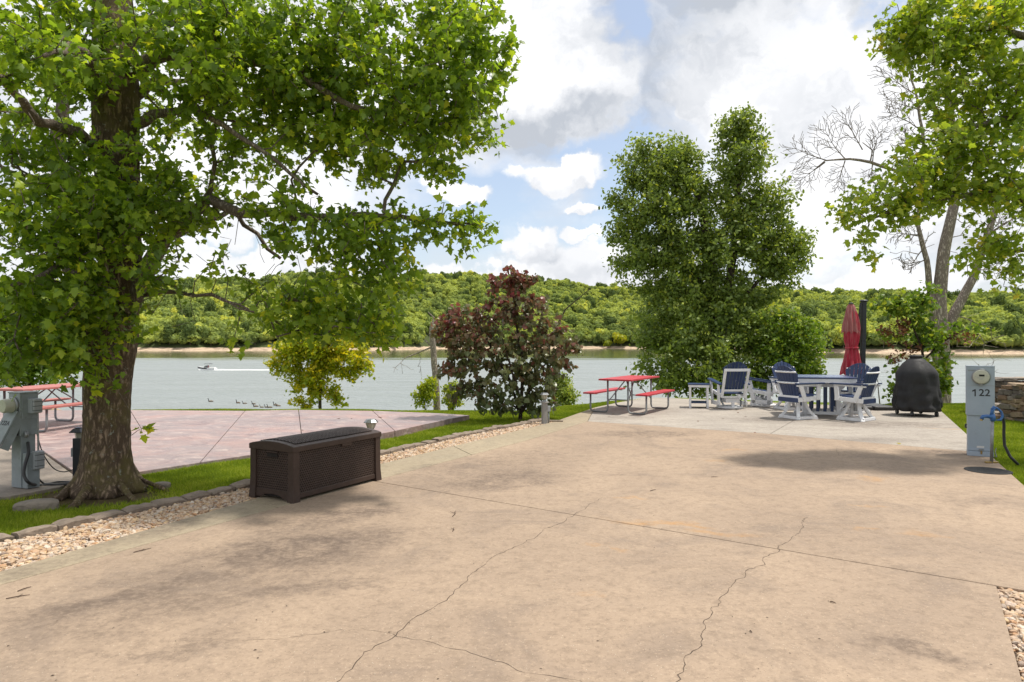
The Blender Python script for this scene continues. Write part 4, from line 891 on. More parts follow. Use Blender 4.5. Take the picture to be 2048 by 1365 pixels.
small_tree('yellow_green_tree', 640, 818, 30.0, [(600, 700, 30, 60, 34, 1.0), (680, 705, 30, 62, 36, 1.0), (640, 690, 30, 70, 34, 1.0), (555, 735, 30, 28, 18, .4, .8), (640, 745, 30, 80, 26, 1.1, .8), (722, 742, 30, 28, 22, .5, .8), (630, 780, 30, 50, 26, .8, .7), (600, 805, 30, 22, 14, .4, .7), (680, 800, 30, 24, 14, .4, .7), (640, 670, 30, 50, 18, .6)], 420, 34, .22, .14, MAPLE, MAPLE_F, 'yellow_leaf', (.62, .24), 'yellow green young tree at the water behind the pink patio')
small_tree('bank_tree', 60, 800, 22.0, [(20, 700, 22, 90, 60, 1.2), (100, 690, 22, 50, 60, 1), (60, 745, 22, 100, 32, 1.0), (10, 620, 22, 70, 60, 1), (140, 620, 22, 40, 60, .8, .5), (-80, 680, 22, 80, 90, 1, .7)], 420, 26, .2, .13, MAPLE, MAPLE_F, 'green_leaf', (.5, .22), 'bright green tree on the bank behind the left picnic table')
for (nm, px, E_, lab) in (('bank_shrub', 850, [(850, 790, 26, 26, 26, .5), (862, 770, 26, 20, 16, .4)], 'yellow green shrub at the foot of the grey snag'), ('bank_shrub', 905, [(905, 790, 26.5, 22, 30, .5)], 'yellow green shrub round the dead stump right of the grey snag')):
    small_tree(nm, px, 815, E_[0][2], E_, 90, 20, .13, .11, OVAL, OVAL_F, 'yellow_leaf', (.35, .2), lab, 'shrub', trad=.03)
small_tree('dark_shrub', 1125, 815, 18.5, [(1125, 785, 18.5, 26, 28, .5), (1110, 760, 18.5, 22, 20, .4), (1140, 800, 18.5, 16, 16, .3)], 130, 22, .12, .085, OVAL, OVAL_F, 'oak', (.6, .18), 'dense dark green shrub right of the purple leaved tree', 'shrub', trad=.03)
# dead grey snag and stump
sg = Vector((P(877, 810, 27).x, 27, float(ground_z(P(877, 810, 27).x, 27))))
e = empty('dead_snag', tuple(sg), 'broken grey dead tree standing left of the purple leaved tree', 'dead tree')
def s_(px, py, z=27): return tuple(P(px, py, z))
sn = [((sg.x, 27, sg.z - .3), .16), (s_(872, 770), .13), (s_(868, 720), .12), (s_(864, 655), .11), (s_(862, 645), .02)]
A, par, fo, tips = skel([sn, [(s_(864, 655), .05), (s_(868, 635), .03), (s_(858, 625), .012)], [(s_(868, 700), .05), (s_(850, 700), .03), (s_(810, 718), .015), (s_(790, 735), .008)], [(s_(864, 698), .03), (s_(852, 680), .03)]], ell([(800, 735, 27, 30, 14, .3), (845, 730, 27, 14, 20, .2), (840, 745, 27, 10, 14, .2)], 22), .25, .2, jit=.08)
branch_mesh(A, par, radii(A, par, fo, .006, 2.2), tuple(sg), 'dead_branches', M['bark_pale'], e, nside=(4, 8, 14))
st2 = Vector((P(898, 815, 27.5).x, 27.5, float(ground_z(P(898, 815, 27.5).x, 27.5))))
m = MB(); m.tube([(0, 0, -.3), (0.05, 0, 1.0), tuple(P(902, 765, 27.5) - st2)], [.15, .13, .10], 10); o = m.build('tree_stump', M['bark_dark'], None, tuple(st2), smooth=True); tag(o, 'dark dead stump among the shrubs right of the grey snag', 'stump')
# leaning bare branch behind the redbud
b = Vector((P(1085, 800, 20).x, 20, float(ground_z(P(1085, 800, 20).x, 20)))); O = tuple(b); e = empty('bare_sapling', O, 'thin bare dead sapling leaning right behind the purple leaved tree', 'dead tree')
A, par, fo, tips = skel([[(O, .04), (tuple(P(1100, 680, 20)), .032), (tuple(P(1130, 620, 20)), .02), (tuple(P(1180, 578, 20)), .008)]], ell([(1165, 600, 20, 26, 24, .2), (1130, 640, 20, 40, 14, .2)], 26), .2, .25, jit=.05)
branch_mesh(A, par, radii(A, par, fo, .003, 2.2), O, 'branches', M['bark_dark'], e, nside=(4, 6, 8))

# ---- pale three-stemmed dead tree at the right
zd = 21.0; db = Vector((P(1884, 800, zd).x, zd, float(ground_z(P(1884, 800, zd).x, zd)))); O = tuple(db)
dt = empty('pale_bare_tree', O, 'pale barked tree with three stems and bare dead limbs at the right', 'tree')
def d_(px, py, z=zd): return tuple(P(px, py, z))
dl = [[((db.x, zd, db.z - .3), .25), (d_(1884, 740), .25), (d_(1880, 660), .23), (d_(1878, 600), .20), (d_(1888, 500), .17), (d_(1908, 410), .14), (d_(1918, 330), .10), (d_(1900, 200), .06), (d_(1890, 80), .03)],
      [(d_(1880, 700), .16), (d_(1903, 640), .15), (d_(1945, 560), .12), (d_(1975, 470), .10), (d_(2000, 390), .07), (d_(2050, 300), .04)],
      [(d_(1878, 665), .13), (d_(1862, 590), .10), (d_(1853, 520), .08), (d_(1835, 450), .06), (d_(1850, 300), .05), (d_(1835, 200), .035), (d_(1815, 120), .02)],
      [(d_(1850, 340), .06), (d_(1800, 345), .05), (d_(1740, 325), .045), (d_(1700, 318), .035), (d_(1650, 322), .02), (d_(1628, 340), .01)],
      [(d_(1745, 326), .03), (d_(1745, 300), .02), (d_(1725, 285), .012)], [(d_(1975, 470), .04), (d_(2015, 445), .025), (d_(2040, 430), .015)]]
E = [ (1850, 130, zd, 40, 50, .6, .7), (1880, 260, zd, 60, 60, .7, .6), (1820, 480, zd, 50, 40, .6, .9), (1800, 520, zd, 30, 30, .3, .6), (1960, 440, zd, 60, 60, .7, .6), (1930, 500, zd, 40, 30, .5, .5), (1930, 640, zd, 50, 26, .6, .5), (1960, 680, zd, 60, 34, .6, .6)]
A, par, fo, tips = skel(dl, ell(E, 260), step=.32, alpha=.25, jit=.03, curl=.04)
branch_mesh(A, par, radii(A, par, fo, .0075, 2.15), O, 'branches', M['bark_pale'], dt, nside=(4, 8, 16))
def fan(m, p, d, L, r, depth, up=.25):
    p = Vector(p); d = Vector(d).normalized(); pts_ = [p]; n = 5; side = []
    for k in range(n):
        d = (d + Vector([random.gauss(0, .09) for _ in range(3)]) + Vector((0, 0, up * .12))).normalized(); p = p + d * L / n; pts_.append(p); side.append((Vector(p), Vector(d), k))
    m.tube([q - db for q in pts_], [max(.0065, r * (1 - .8 * k / n)) for k in range(n + 1)], 4 if r < .02 else 6)
    if depth:
        for (q, dd, k) in side:
            for s in ((-1, 1) if depth > 1 else (random.choice((-1, 1)),)):
                ax = Vector((random.gauss(0, .35), 1, random.gauss(0, .35))).normalized(); nd = Matrix.Rotation(s * random.uniform(.5, .95), 3, ax) @ dd
                fan(m, q, nd, L * random.uniform(.45, .7) * (1 - .09 * k), r * .5, depth - 1, up)
dm = MB()
for (px, py, dx, dz, L) in ((1655, 322, -.9, .35, 1.0), (1690, 318, -.5, .8, 1.15), (1725, 300, -.15, 1, 1.1), (1650, 325, -.7, -.6, .9), (1690, 322, -.3, -.9, .85), (1745, 326, .1, .9, .9), (1745, 330, -.3, -.9, .7),
                        (1842, 260, -.8, .3, 1.2), (1838, 220, -.8, .2, 1.2), (1832, 190, -.7, .6, 1.1), (1825, 150, -.6, .8, 1.0), (1848, 300, -.85, -.1, 1.2), (1815, 120, -.1, 1, 1.0), (1838, 215, .6, .7, 1.0), (1848, 310, -.7, -.6, 1.0), (1838, 470, -.8, -.2, .9), (1850, 520, -.8, -.4, .8), (1975, 470, .6, .7, .9), (1955, 540, .8, -.1, .8), (1910, 420, .6, .7, .8)):
    fan(dm, P(px, py, zd), (dx, random.uniform(-.4, .4), dz), L, .02, 2)
dm.build('dead_twigs', M['bark_gray'], dt)
# green shrub with brown dead clusters in front of it
zs = 17.6; sb = Vector((P(1850, 800, zs).x, zs, -.1)); O = tuple(sb)
sh = empty('leafy_shrub', O, 'loose green shrub with clusters of brown dead leaves behind the covered grill', 'shrub')
def h_(px, py, z=zs): return tuple(P(px, py, z))
sl = [[(O, .04), (h_(1845, 700), .035), (h_(1820, 640), .02), (h_(1800, 590), .01)], [(h_(1846, 720), .03), (h_(1875, 690), .02), (h_(1930, 660), .012), (h_(1960, 655), .006)], [(h_(1846, 700), .02), (h_(1780, 690), .012)], [(h_(1848, 730), .02), (h_(1800, 760), .012), (h_(1780, 790), .006)], [(h_(1840, 650), .02), (h_(1850, 590), .01)]]
E = [(1770, 610, zs, 40, 18, .3), (1810, 620, zs, 46, 30, .4), (1850, 600, zs, 34, 40, .4, .8), (1790, 665, zs, 44, 24, .4), (1850, 670, zs, 50, 36, .5), (1910, 665, zs, 50, 22, .4), (1960, 655, zs, 36, 12, .3, .6), (1800, 720, zs, 32, 26, .4, .8), (1870, 740, zs, 40, 50, .5, .9), (1785, 780, zs, 18, 22, .3, .7), (1882, 770, zs, 20, 34, .3)]
A, par, fo, tips = skel(sl, ell(E, 330), step=.15, alpha=.3, jit=.04)
branch_mesh(A, par, radii(A, par, fo, .0035, 2.2), O, 'branches', M['bark_dark'], sh, nside=(4, 6, 8))
pos, d, nr, sz, tone = grow_leaves(A, par, tips, 9, .09, .10, HEART, HEART_F, .45, .22, droop=.4, flat=.5)
dead = np.zeros(len(pos), bool)
for c, r_ in ((h_(1782, 652), .40), (h_(1775, 705), .46), (h_(1815, 700), .36), (h_(1915, 680), .32)): dead |= (((pos - np.array(c)) / [1.3, 2, .7]) ** 2).sum(1) < r_ * r_
dead &= rng.random(len(pos)) < .95
foliage(sh, O, pos[~dead], d[~dead], nr[~dead], sz[~dead], tone[~dead], HEART, HEART_F, M['green_leaf'])
foliage(sh, O, pos[dead], d[dead], nr[dead], sz[dead] * .7, tone[dead], HEART, HEART_F, M['dead_leaf'], name='dead_leaves')
# bare driftwood-like branches at the far shore edge right of the grill
for (px, py, z, tgt, lab) in ((1930, 800, 19.0, [(1985, 720, 19, 50, 40, .5)], 'thin bare branching sapling behind the grey meter pedestal'), (1760, 800, 18.8, [(1750, 750, 18.8, 36, 34, .4)], 'thin bare twiggy sapling between the umbrella and the covered grill')):
    x = P(px, 0, z).x; b = Vector((x, z, float(ground_z(x, z)))); O = tuple(b); e = empty('bare_sapling', O, lab, 'dead tree')
    A, par, fo, tips = skel([[(O, .02), (tuple(P(px + (tgt[0][0] - px) * .5, tgt[0][1] + 10, z)), .012)]], ell(tgt, 26), .15, .25, jit=.05)
    branch_mesh(A, par, radii(A, par, fo, .003, 2.1), O, 'branches', M['bark_gray'], e, nside=(4, 6, 8))
# ------------------------------------------------------------------ furniture and small things
M['white'] = simple('white_lumber', (.76, .77, .80), (.68, .69, .71), 5, .5, .15, 80, dirt=(.33, .28, .21), dirtamt=.30)
M['navy'] = simple('navy_lumber', (.012, .030, .095), (.018, .040, .115), 6, .42, .2, 90, dirt=(.07, .09, .14), dirtamt=.3)
M['navy_sheen'] = simple('sky_sheen_navy_top', (.13, .17, .28), (.09, .13, .24), 5, .3, .2, 90)  # navy lightened so the sky's reflection is painted into the tabletop colour
M['red'] = simple('red_lumber', (.46, .035, .050), (.38, .03, .045), 6, .5, .3, 70, dirt=(.55, .16, .15), dirtamt=.5)
M['salmon'] = simple('faded_red_lumber', (.42, .15, .13), (.36, .12, .11), 6, .55, .3, 70, dirt=(.58, .27, .22), dirtamt=.5)
M['steel'] = simple('galvanised_steel', (.30, .31, .32), (.22, .23, .24), 14, .45, .1, 60, metal=.6)
M['brown_plastic'] = simple('brown_resin', (.052, .033, .026), (.042, .027, .021), 8, .5, .25, 120, dirt=(.08, .06, .05), dirtamt=.3, spec=.3)
M['hole'] = simple('dark_hole', (.012, .009, .008), None, 5, .9)
M['cabinet'] = simple('grey_painted_steel', (.33, .39, .46), (.29, .35, .42), 3, .45, .05, 50, dirt=(.22, .24, .25), dirtamt=.3)
M['cabinet2'] = simple('weathered_grey_steel', (.27, .31, .33), (.22, .25, .26), 6, .55, .2, 50, dirt=(.14, .14, .12), dirtamt=.5)
M['gray_plastic'] = simple('grey_plastic', (.34, .36, .38), (.26, .28, .30), 8, .5, .1, 60)
M['black'] = simple('black_plastic', (.018, .018, .021), (.028, .028, .03), 8, .45, .1, 60)
M['post_black'] = simple('black_powder_coat', (.014, .016, .024), (.02, .022, .03), 8, .4)
M['chrome'] = simple('brushed_silver', (.32, .33, .34), (.24, .25, .26), 14, .38, 0, 60, metal=.85)
M['beige'] = simple('weathered_stone_post', (.24, .235, .23), (.30, .29, .28), 12, .8, .4, 70)
M['lamp_glass'] = simple('frosted_lamp_glass', (.42, .42, .36), (.30, .30, .25), 14, .15, 0, 60, spec=.8)
M['blue_cast'] = simple('blue_painted_iron', (.035, .13, .36), (.03, .10, .30), 8, .38, .2, 60, dirt=(.12, .15, .2))
M['brass'] = simple('brass', (.40, .28, .10), (.28, .2, .08), 10, .4, 0, 50, metal=.7)
M['paint_black'] = simple('black_lettering', (.012, .012, .014), None, 5, .5)
M['label_white'] = simple('white_sticker', (.62, .62, .62), (.55, .55, .54), 20, .5)
M['iron'] = simple('cast_iron', (.010, .011, .013), (.02, .02, .022), 20, .9, .5, 60)
M['cover'] = simple('black_cover_fabric', (.008, .008, .010), (.016, .016, .018), 3, .72, .5, 14)
M['meter_face'] = simple('meter_face', (.48, .48, .40), (.42, .42, .35), 8, .3)
def fabric(name, c1, c2, fade):
    m, t, b, o = newmat(name); v = t.node('ShaderNodeTexCoord').outputs['Object']
    n = t.noise(t.mapping(v, scale=(1, 1, .12)), 22, 6, .6)
    t.set(b.inputs['Base Color'], t.mix(t.ramp(n, .45, .65, 0, fade), t.mix(t.noise(v, 4, 4), c1, c2), (.42, .22, .20))); b.inputs['Roughness'].default_value = .85; return m
M['canopy'] = fabric('red_canopy_fabric', (.40, .018, .045), (.33, .015, .035), .35)
M['canopy_faded'] = fabric('faded_red_fabric', (.30, .10, .10), (.26, .07, .07), .6)
def text(body, size, parent, loc, rot, mat, name='lettering', align='CENTER', ext=.0008, spacing=1.0):
    c = bpy.data.curves.new('t', 'FONT'); c.body = body; c.size = size; c.extrude = ext; c.align_x = align; c.align_y = 'CENTER'; c.offset = size * .012; c.space_character = spacing
    o = bpy.data.objects.new('t', c); COL.objects.link(o); bpy.context.view_layer.update()
    me = bpy.data.meshes.new_from_object(o.evaluated_get(bpy.context.evaluated_depsgraph_get())); bpy.data.objects.remove(o)
    me.materials.clear(); q = link(name, me, mat, parent, loc); q.rotation_euler = rot; return q

# ---- resin storage box
bx = empty('storage_box', tuple(G(587, 1007)), 'dark brown woven resin deck storage box with closed lid on the pad edge', 'storage box', rz=math.atan2(1.14, .633))
LB, WB, HB = 1.30, .61, .552
def weave(name, org, ux, uy, nrm, W, H, cw=.0265, chh=.0225, curve=None):
    m = MB(); org, ux, uy, nrm = map(Vector, (org, ux, uy, nrm)); nc = int(W / cw); nr_ = int(H / chh); cw = W / nc; chh = H / nr_
    h = MB()
    def pt(a, b, dpt=0):
        p = org + ux * a + uy * b + nrm * dpt
        if curve: p.z += curve(a, b)
        return p
    for r_ in range(nr_):
        sh_ = (r_ % 2) * .5; cells = [(c + sh_) * cw for c in range(nc - (1 if sh_ else 0))]
        if sh_:
            for a0, a1 in ((0, .5 * cw), (W - .5 * cw, W)): m.add([pt(a0, r_ * chh), pt(a1, r_ * chh), pt(a1, (r_ + 1) * chh), pt(a0, (r_ + 1) * chh)], [(0, 1, 2, 3)])
        for a in cells:
            b = r_ * chh; cx_, cy_ = a + cw / 2, b + chh / 2; k = 1 if (int(a / cw) + r_) % 2 else -1
            o4 = [(a, b), (a + cw, b), (a + cw, b + chh), (a, b + chh)]; e = cw * .23; f = chh * .27; s_k = k * cw * .10
            i4 = [(cx_ - e - s_k, cy_ - f), (cx_ + e - s_k, cy_ - f), (cx_ + e + s_k, cy_ + f), (cx_ - e + s_k, cy_ + f)]
            m.add([pt(*q) for q in o4] + [pt(*q, -.002) for q in i4], [(0, 1, 5, 4), (1, 2, 6, 5), (2, 3, 7, 6), (3, 0, 4, 7)])
            h.add([pt(*q, -.002) for q in i4] + [pt(*q, -.010) for q in i4], [(0, 1, 5, 4), (1, 2, 6, 5), (2, 3, 7, 6), (3, 0, 4, 7), (4, 5, 6, 7)])
    o = m.build(name, M['brown_plastic'], bx); q = h.build('weave_holes', M['hole'], o); tag(q, kind='stuff'); return o
core = MB(); core.box((LB / 2, WB / 2, .28), (LB - .05, WB - .05, .50)); core.build('inner_shell', M['hole'], bx)
fr = MB()
for x0, y0 in ((0, 0), (LB, 0), (LB, WB), (0, WB)):
    sx = 1 if x0 == 0 else -1; sy = 1 if y0 == 0 else -1
    p = MB(); z1 = HB - .05
    # flared corner post
    for k in range(4):
        za, zb = z1 * k / 4, z1 * (k + 1) / 4; fl = lambda z: .012 * max(0, (1 - z / .22)) ** 2 + .004
        oa, ob2 = fl(za), fl(zb); w_ = .075
        p.add([(x0 - sx * oa, y0 - sy * oa, za), (x0 + sx * w_, y0 - sy * oa, za), (x0 + sx * w_, y0 + sy * w_, za), (x0 - sx * oa, y0 + sy * w_, za),
               (x0 - sx * ob2, y0 - sy * ob2, zb), (x0 + sx * w_, y0 - sy * ob2, zb), (x0 + sx * w_, y0 + sy * w_, zb), (x0 - sx * ob2, y0 + sy * w_, zb)],
              [(0, 1, 5, 4), (1, 2, 6, 5), (2, 3, 7, 6), (3, 0, 4, 7)] + ([(3, 2, 1, 0)] if k == 0 else []) + ([(4, 5, 6, 7)] if k == 3 else []))
    p.build('corner_post', M['brown_plastic'], bx)
for (c, d) in (((LB / 2, .018, .055), (LB - .15, .03, .05)), ((LB / 2, WB - .018, .055), (LB - .15, .03, .05)), ((LB / 2, .016, .515), (LB - .15, .03, .03)), ((LB / 2, WB - .016, .515), (LB - .15, .03, .03))):
    MB().box(c, d).build('rail', M['brown_plastic'], bx, bevel=.004)
for x0 in (.014, LB - .014):
    pr = [(WB - .075, .02), (WB - .075, .10), (.075, .10), (.075, .02), (.14, .02), (.2, .05), (.3, .062), (.41, .05), (.47, .02)]
    MB().extr(pr, 'x', x0 - .013, x0 + .013).build('end_skirt', M['brown_plastic'], bx)
    MB().box((x0, WB / 2, .515), (.026, WB - .15, .032)).build('rail', M['brown_plastic'], bx, bevel=.004)
weave('front_panel', (.075, .012, .08), (1, 0, 0), (0, 0, 1), (0, -1, 0), LB - .15, .42)
weave('back_panel', (LB - .075, WB - .012, .08), (-1, 0, 0), (0, 0, 1), (0, 1, 0), LB - .15, .42)
weave('end_panel', (.012, WB - .075, .10), (0, -1, 0), (0, 0, 1), (-1, 0, 0), WB - .15, .40)
weave('end_panel', (LB - .012, .075, .10), (0, 1, 0), (0, 0, 1), (1, 0, 0), WB - .15, .40)
# side handles and front latch
for x0, s_1 in ((.010, -1), (LB - .010, 1)):
    MB().box((x0, WB / 2, .455), (.012, .15, .05)).build('handle_recess', M['hole'], bx)
    MB().tube([(x0 + s_1 * .004, WB / 2 - .08, .478), (x0 + s_1 * .014, WB / 2 - .04, .484), (x0 + s_1 * .014, WB / 2 + .04, .484), (x0 + s_1 * .004, WB / 2 + .08, .478)], .009, 8).build('handle', M['brown_plastic'], bx)
MB().box((LB * .58, .000, .492), (.15, .012, .05)).build('latch', M['brown_plastic'], bx, bevel=.004)
MB().box((LB * .58, -.001, .524), (.14, .016, .010)).build('latch_slot', M['hole'], bx)
# domed lid
ld = MB(); n = 14
def lidz(y): t_ = (y + .012) / (WB + .024); return HB + .040 * math.sin(math.pi * min(1, max(0, t_))) ** .8
prof = [(-.014, HB - .055), (-.014, HB)] + [(-.012 + (WB + .024) * k / n, lidz(-.012 + (WB + .024) * k / n)) for k in range(1, n)] + [(WB + .014, HB), (WB + .014, HB - .055)]
ld.extr(prof, 'x', -.014, LB + .014)
lid = ld.build('lid', M['brown_plastic'], bx, bevel=.006)
wv_ = weave('lid_panel', (.07, .05, HB + .003), (1, 0, 0), (0, 1, 0), (0, 0, 1), LB - .14, WB - .10, .0265, .024, curve=lambda a, b: lidz(b + .05) - HB + .004)

# ---- picnic tables
def picnic(loc, rz, mat, label):
    e = empty('picnic_table', loc, label, 'picnic table', 'picnic tables', rz)
    for x in np.linspace(-.285, .285, 4): MB().box((x, 0, .745), (.183, 1.86, .036)).build('tabletop_plank', mat, e, bevel=.004)
    for s in (-1, 1):
        for x in (-.068, .068): MB().box((s * .62 + x, 0, .435), (.13, 1.86, .036)).build('bench_plank', mat, e, bevel=.004)
        for y in (-.73, .73):
            r = .07; pts = [(s * .66, y, .415), (s * .66, y, .10), (s * .645, y, .052), (s * .62, y, .028), (s * .57, y, .021), (s * .33, y, .021), (s * .28, y, .028), (s * .255, y, .052), (s * .24, y, .10), (s * .24, y, .72)]
            MB().tube(pts, .021, 10).build('leg_frame', M['steel'], e, smooth=True)
            MB().box((s * .62, y, .408), (.25, .04, .014)).build('bench_bracket', M['steel'], e)
            MB().tube([(s * .24, y, .70), (s * .24 - s * 0, y, .27), ], .0001, 3) 
            MB().tube([(s * .24, y * .99, .24), (s * .10, 0, .715)], .013, 8).build('brace', M['steel'], e)
    for y in (-.73, .73):
        MB().box((0, y, .72), (.66, .045, .014)).build('top_bracket', M['steel'], e)
        MB().tube([(-.24, y, .30), (.24, y, .30)], .013, 8).build('brace', M['steel'], e)
    return e
picnic((2.72, 15.72, 0), -math.atan2(.52, .855), M['red'], 'bright red picnic table with grey tube legs on the patio edge left of the chairs')
picnic((-8.64, 12.8, 0), -R(12), M['salmon'], 'faded salmon red picnic table half hidden behind the maple trunk at the left')

# ---- swivel dining chairs
def slat_back(e, n, wb, wt, z0, z1, zarch, y0, y1, th=.022, gap=.011, mat='navy'):
    """fan of slats; leaning back from y0 at z0 to y1 at z1"""
    for k in range(n):
        a0, a1 = k / n, (k + 1) / n
        xb0, xb1 = -wb / 2 + wb * a0 + gap / 2, -wb / 2 + wb * a1 - gap / 2; xt0, xt1 = -wt / 2 + wt * a0 + gap / 2, -wt / 2 + wt * a1 - gap / 2
        def top(x): return z1 - zarch * (abs(x) / (wt / 2)) ** 2.2
        vs = []
        for z, xa, xc in ((z0, xb0, xb1), (None, xt0, xt1)):
            for x in (xa, xc):
                zz = z if z is not None else top(x); f = (zz - z0) / (z1 - z0); y = y0 + (y1 - y0) * f + .05 * (abs(x) / (wt / 2)) ** 2
                vs += [(x, y, zz), (x, y - th, zz)]
        MB().add(vs, [(0, 2, 6, 4), (3, 1, 5, 7), (1, 0, 4, 5), (2, 3, 7, 6), (4, 6, 7, 5), (1, 3, 2, 0)]).build('back_slat', M[mat], e, bevel=.003)
def dining_chair(loc, rz, label):
    e = empty('swivel_chair', loc, label, 'chair', 'blue and white swivel chairs at the dining table', rz)
    slat_back(e, 7, .42, .60, .455, 1.10, .17, -.20, -.40)
    for k in range(5): MB().box((0, -.17 + k * .098, .468 + (.012 if k == 4 else 0) + k * .004), (.50, .088, .022)).build('seat_slat', M['navy'], e, bevel=.003)
    for z, w_, y in ((.97, .56, -.385), (.745, .62, -.325)):
        m = MB(); m.tube([(-w_ / 2, y + .045, z), (-w_ / 4, y + .005, z), (0, y - .01, z), (w_ / 4, y + .005, z), (w_ / 2, y + .045, z)], [.02] * 5, 4); o = m.build('back_batten', M['white'], e, bevel=.003)
    MB().box((0, -.245, .455), (.50, .035, .05)).build('back_batten', M['white'], e, bevel=.003)
    MB().box((0, -.262, .395), (.54, .03, .09)).build('rear_apron', M['navy'], e, bevel=.003)
    MB().box((0, .27, .425), (.50, .03, .075)).build('front_apron', M['white'], e, bevel=.003)
    for s in (-1, 1):
        MB().beam((s * .27, -.27, .405), (s * .27, .30, .435), .032, .085).build('side_rail', M['white'], e, bevel=.003)
        MB().beam((s * .295, .235, .40), (s * .305, .255, .69), .035, .085, up=(0, 1, 0)).build('arm_post', M['white'], e, bevel=.003)
        MB().beam((s * .295, -.10, .38), (s * .315, -.24, .70), .035, .085, up=(0, 1, 0)).build('arm_post', M['white'], e, bevel=.003)
        MB().beam((s * .315, -.34, .695), (s * .315, .30, .71), .035, .03).build('arm_rail', M['white'], e, bevel=.003)
        MB().extr([(s * (.27), -.36), (s * .355, -.36), (s * .385, .1), (s * .385, .33), (s * .37, .36), (s * .29, .36), (s * .275, .33)], 'z', .727, .752).build('armrest', M['navy'], e, bevel=.004)
    b = MB(); b.box((0, 0, .365), (.34, .34, .03)); sb_ = b.build('swivel_base', M['white'], e, bevel=.004)
    MB().tube([(0, 0, .18), (0, 0, .36)], .045, 12).build('pivot', M['steel'], sb_)
    for sx in (-1, 1):
        for sy_ in (-1, 1):
            pts = [(sx * .095, sy_ * .095, .35), (sx * .12, sy_ * .12, .25), (sx * .17, sy_ * .165, .14), (sx * .26, sy_ * .25, .0)]
            m = MB()
            for p, q in zip(pts[:-1], pts[1:]): m.beam(p, Vector(q) + (Vector(q) - Vector(p)) * .04, .05, .07, up=(-sx, sy_, 0))
            m.build('base_leg', M['white'], sb_)
    for y in (-.255, .255): MB().box((0, y, .035), (.50, .03, .06)).build('base_rail', M['white'], sb_, bevel=.003)
    for x in (-.265, .265): MB().box((x, 0, .035), (.03, .46, .06)).build('base_rail', M['white'], sb_, bevel=.003)
    return e
def face(dx, dy): return math.atan2(-dx, dy)
ch = dining_chair((5.93, 14.15, 0), face(.92, .38), 'blue and white swivel chair nearest the camera left of the dining table')
dup(ch, (6.98, 13.85, 0), face(-.62, .78), 'blue and white swivel chair nearest the camera right of the dining table')
dup(ch, (6.52, 16.0, 0), face(.1, -1), 'blue and white swivel chair behind the left front chair of the dining table')
dup(ch, (7.62, 15.25, 0), face(-.75, -.66), 'blue and white swivel chair at the far right corner of the dining table')

# ---- glider chairs on round bases
def glider(loc, rz, label):
    e = empty('glider_chair', loc, label, 'chair', 'blue and white glider chairs', rz)
    slat_back(e, 7, .50, .60, .40, 1.12, .15, -.16, -.42)
    for x0 in (-.27, .27): MB().beam((x0, -.20, .30), (x0 * 1.04, -.43, .93), .06, .03, up=(0, 1, 0)).build('back_frame', M['white'], e, bevel=.003)
    MB().box((0, -.437, .925), (.62, .03, .06)).build('back_frame', M['white'], e, bevel=.003)
    MB().box((0, -.235, .44), (.52, .03, .05)).build('back_frame', M['white'], e, bevel=.003)
    for k in range(5): MB().box((0, -.13 + k * .105, .365 + k * .012), (.54, .092, .022), Matrix.Rotation(.1, 3, 'X')).build('seat_slat', M['navy'], e, bevel=.003)
    for s in (-1, 1):
        MB().beam((s * .29, -.24, .31), (s * .29, .36, .40), .03, .085).build('side_rail', M['white'], e, bevel=.003)
        MB().beam((s * .33, .20, .10), (s * .33, .33, .66), .035, .085, up=(0, 1, 0)).build('arm_post', M['white'], e, bevel=.003)
        MB().beam((s * .33, -.14, .09), (s * .33, -.14, .58), .035, .085, up=(0, 1, 0)).build('arm_post', M['white'], e, bevel=.003)
        MB().beam((s * .33, -.22, .13), (s * .33, .28, .13), .035, .085).build('lower_rail', M['white'], e, bevel=.003)
        q = [(-.055, -.30), (.04, -.30), (.06, .10), (.075, .30), (.05, .40), (-.04, .40), (-.06, .30)]
        m = MB(); a = math.atan2(.10, .70)
        m.add([(s * .335 + p[0] * s, p[1], .585 + (p[1] + .3) * .15 - .014) for p in q] + [(s * .335 + p[0] * s, p[1], .585 + (p[1] + .3) * .15 + .014) for p in q], [tuple(range(6, -1, -1)) if s > 0 else tuple(range(7)), tuple(range(7, 14)) if s > 0 else tuple(range(13, 6, -1))] + [((i, (i + 1) % 7, 7 + (i + 1) % 7, 7 + i) if s > 0 else (7 + i, 7 + (i + 1) % 7, (i + 1) % 7, i)) for i in range(7)])
        m.build('armrest', M['navy'], e)
    MB().lathe([(.22, .015), (.30, .015), (.305, .05), (.29, .06), (.22, .06)], n=28).build('round_base', M['white'], e, auto=40)
    MB().box((0, 0, .20), (.34, .36, .10)).build('glider_box', M['white'], e, bevel=.004)
    MB().box((0, -.19, .10), (.06, .05, .13)).build('base_bracket', M['white'], e, bevel=.003)
    MB().box((0, -.22, .285), (.58, .03, .04)).build('rear_rail', M['white'], e, bevel=.003)
    for s in (-1, 1): MB().tube([(s * .2, -.16, .07), (s * .24, -.1, .17), (s * .2, .05, .25)], .022, 8).build('glider_arm', M['steel'], e)
    return e
gA = glider((5.18, 16.25, 0), face(-.10, .99), 'blue and white glider chair seen from behind beside the small side table')
dup(gA, (6.16, 16.75, 0), face(-.93, .36), 'blue and white glider chair turned left behind the dining chairs')
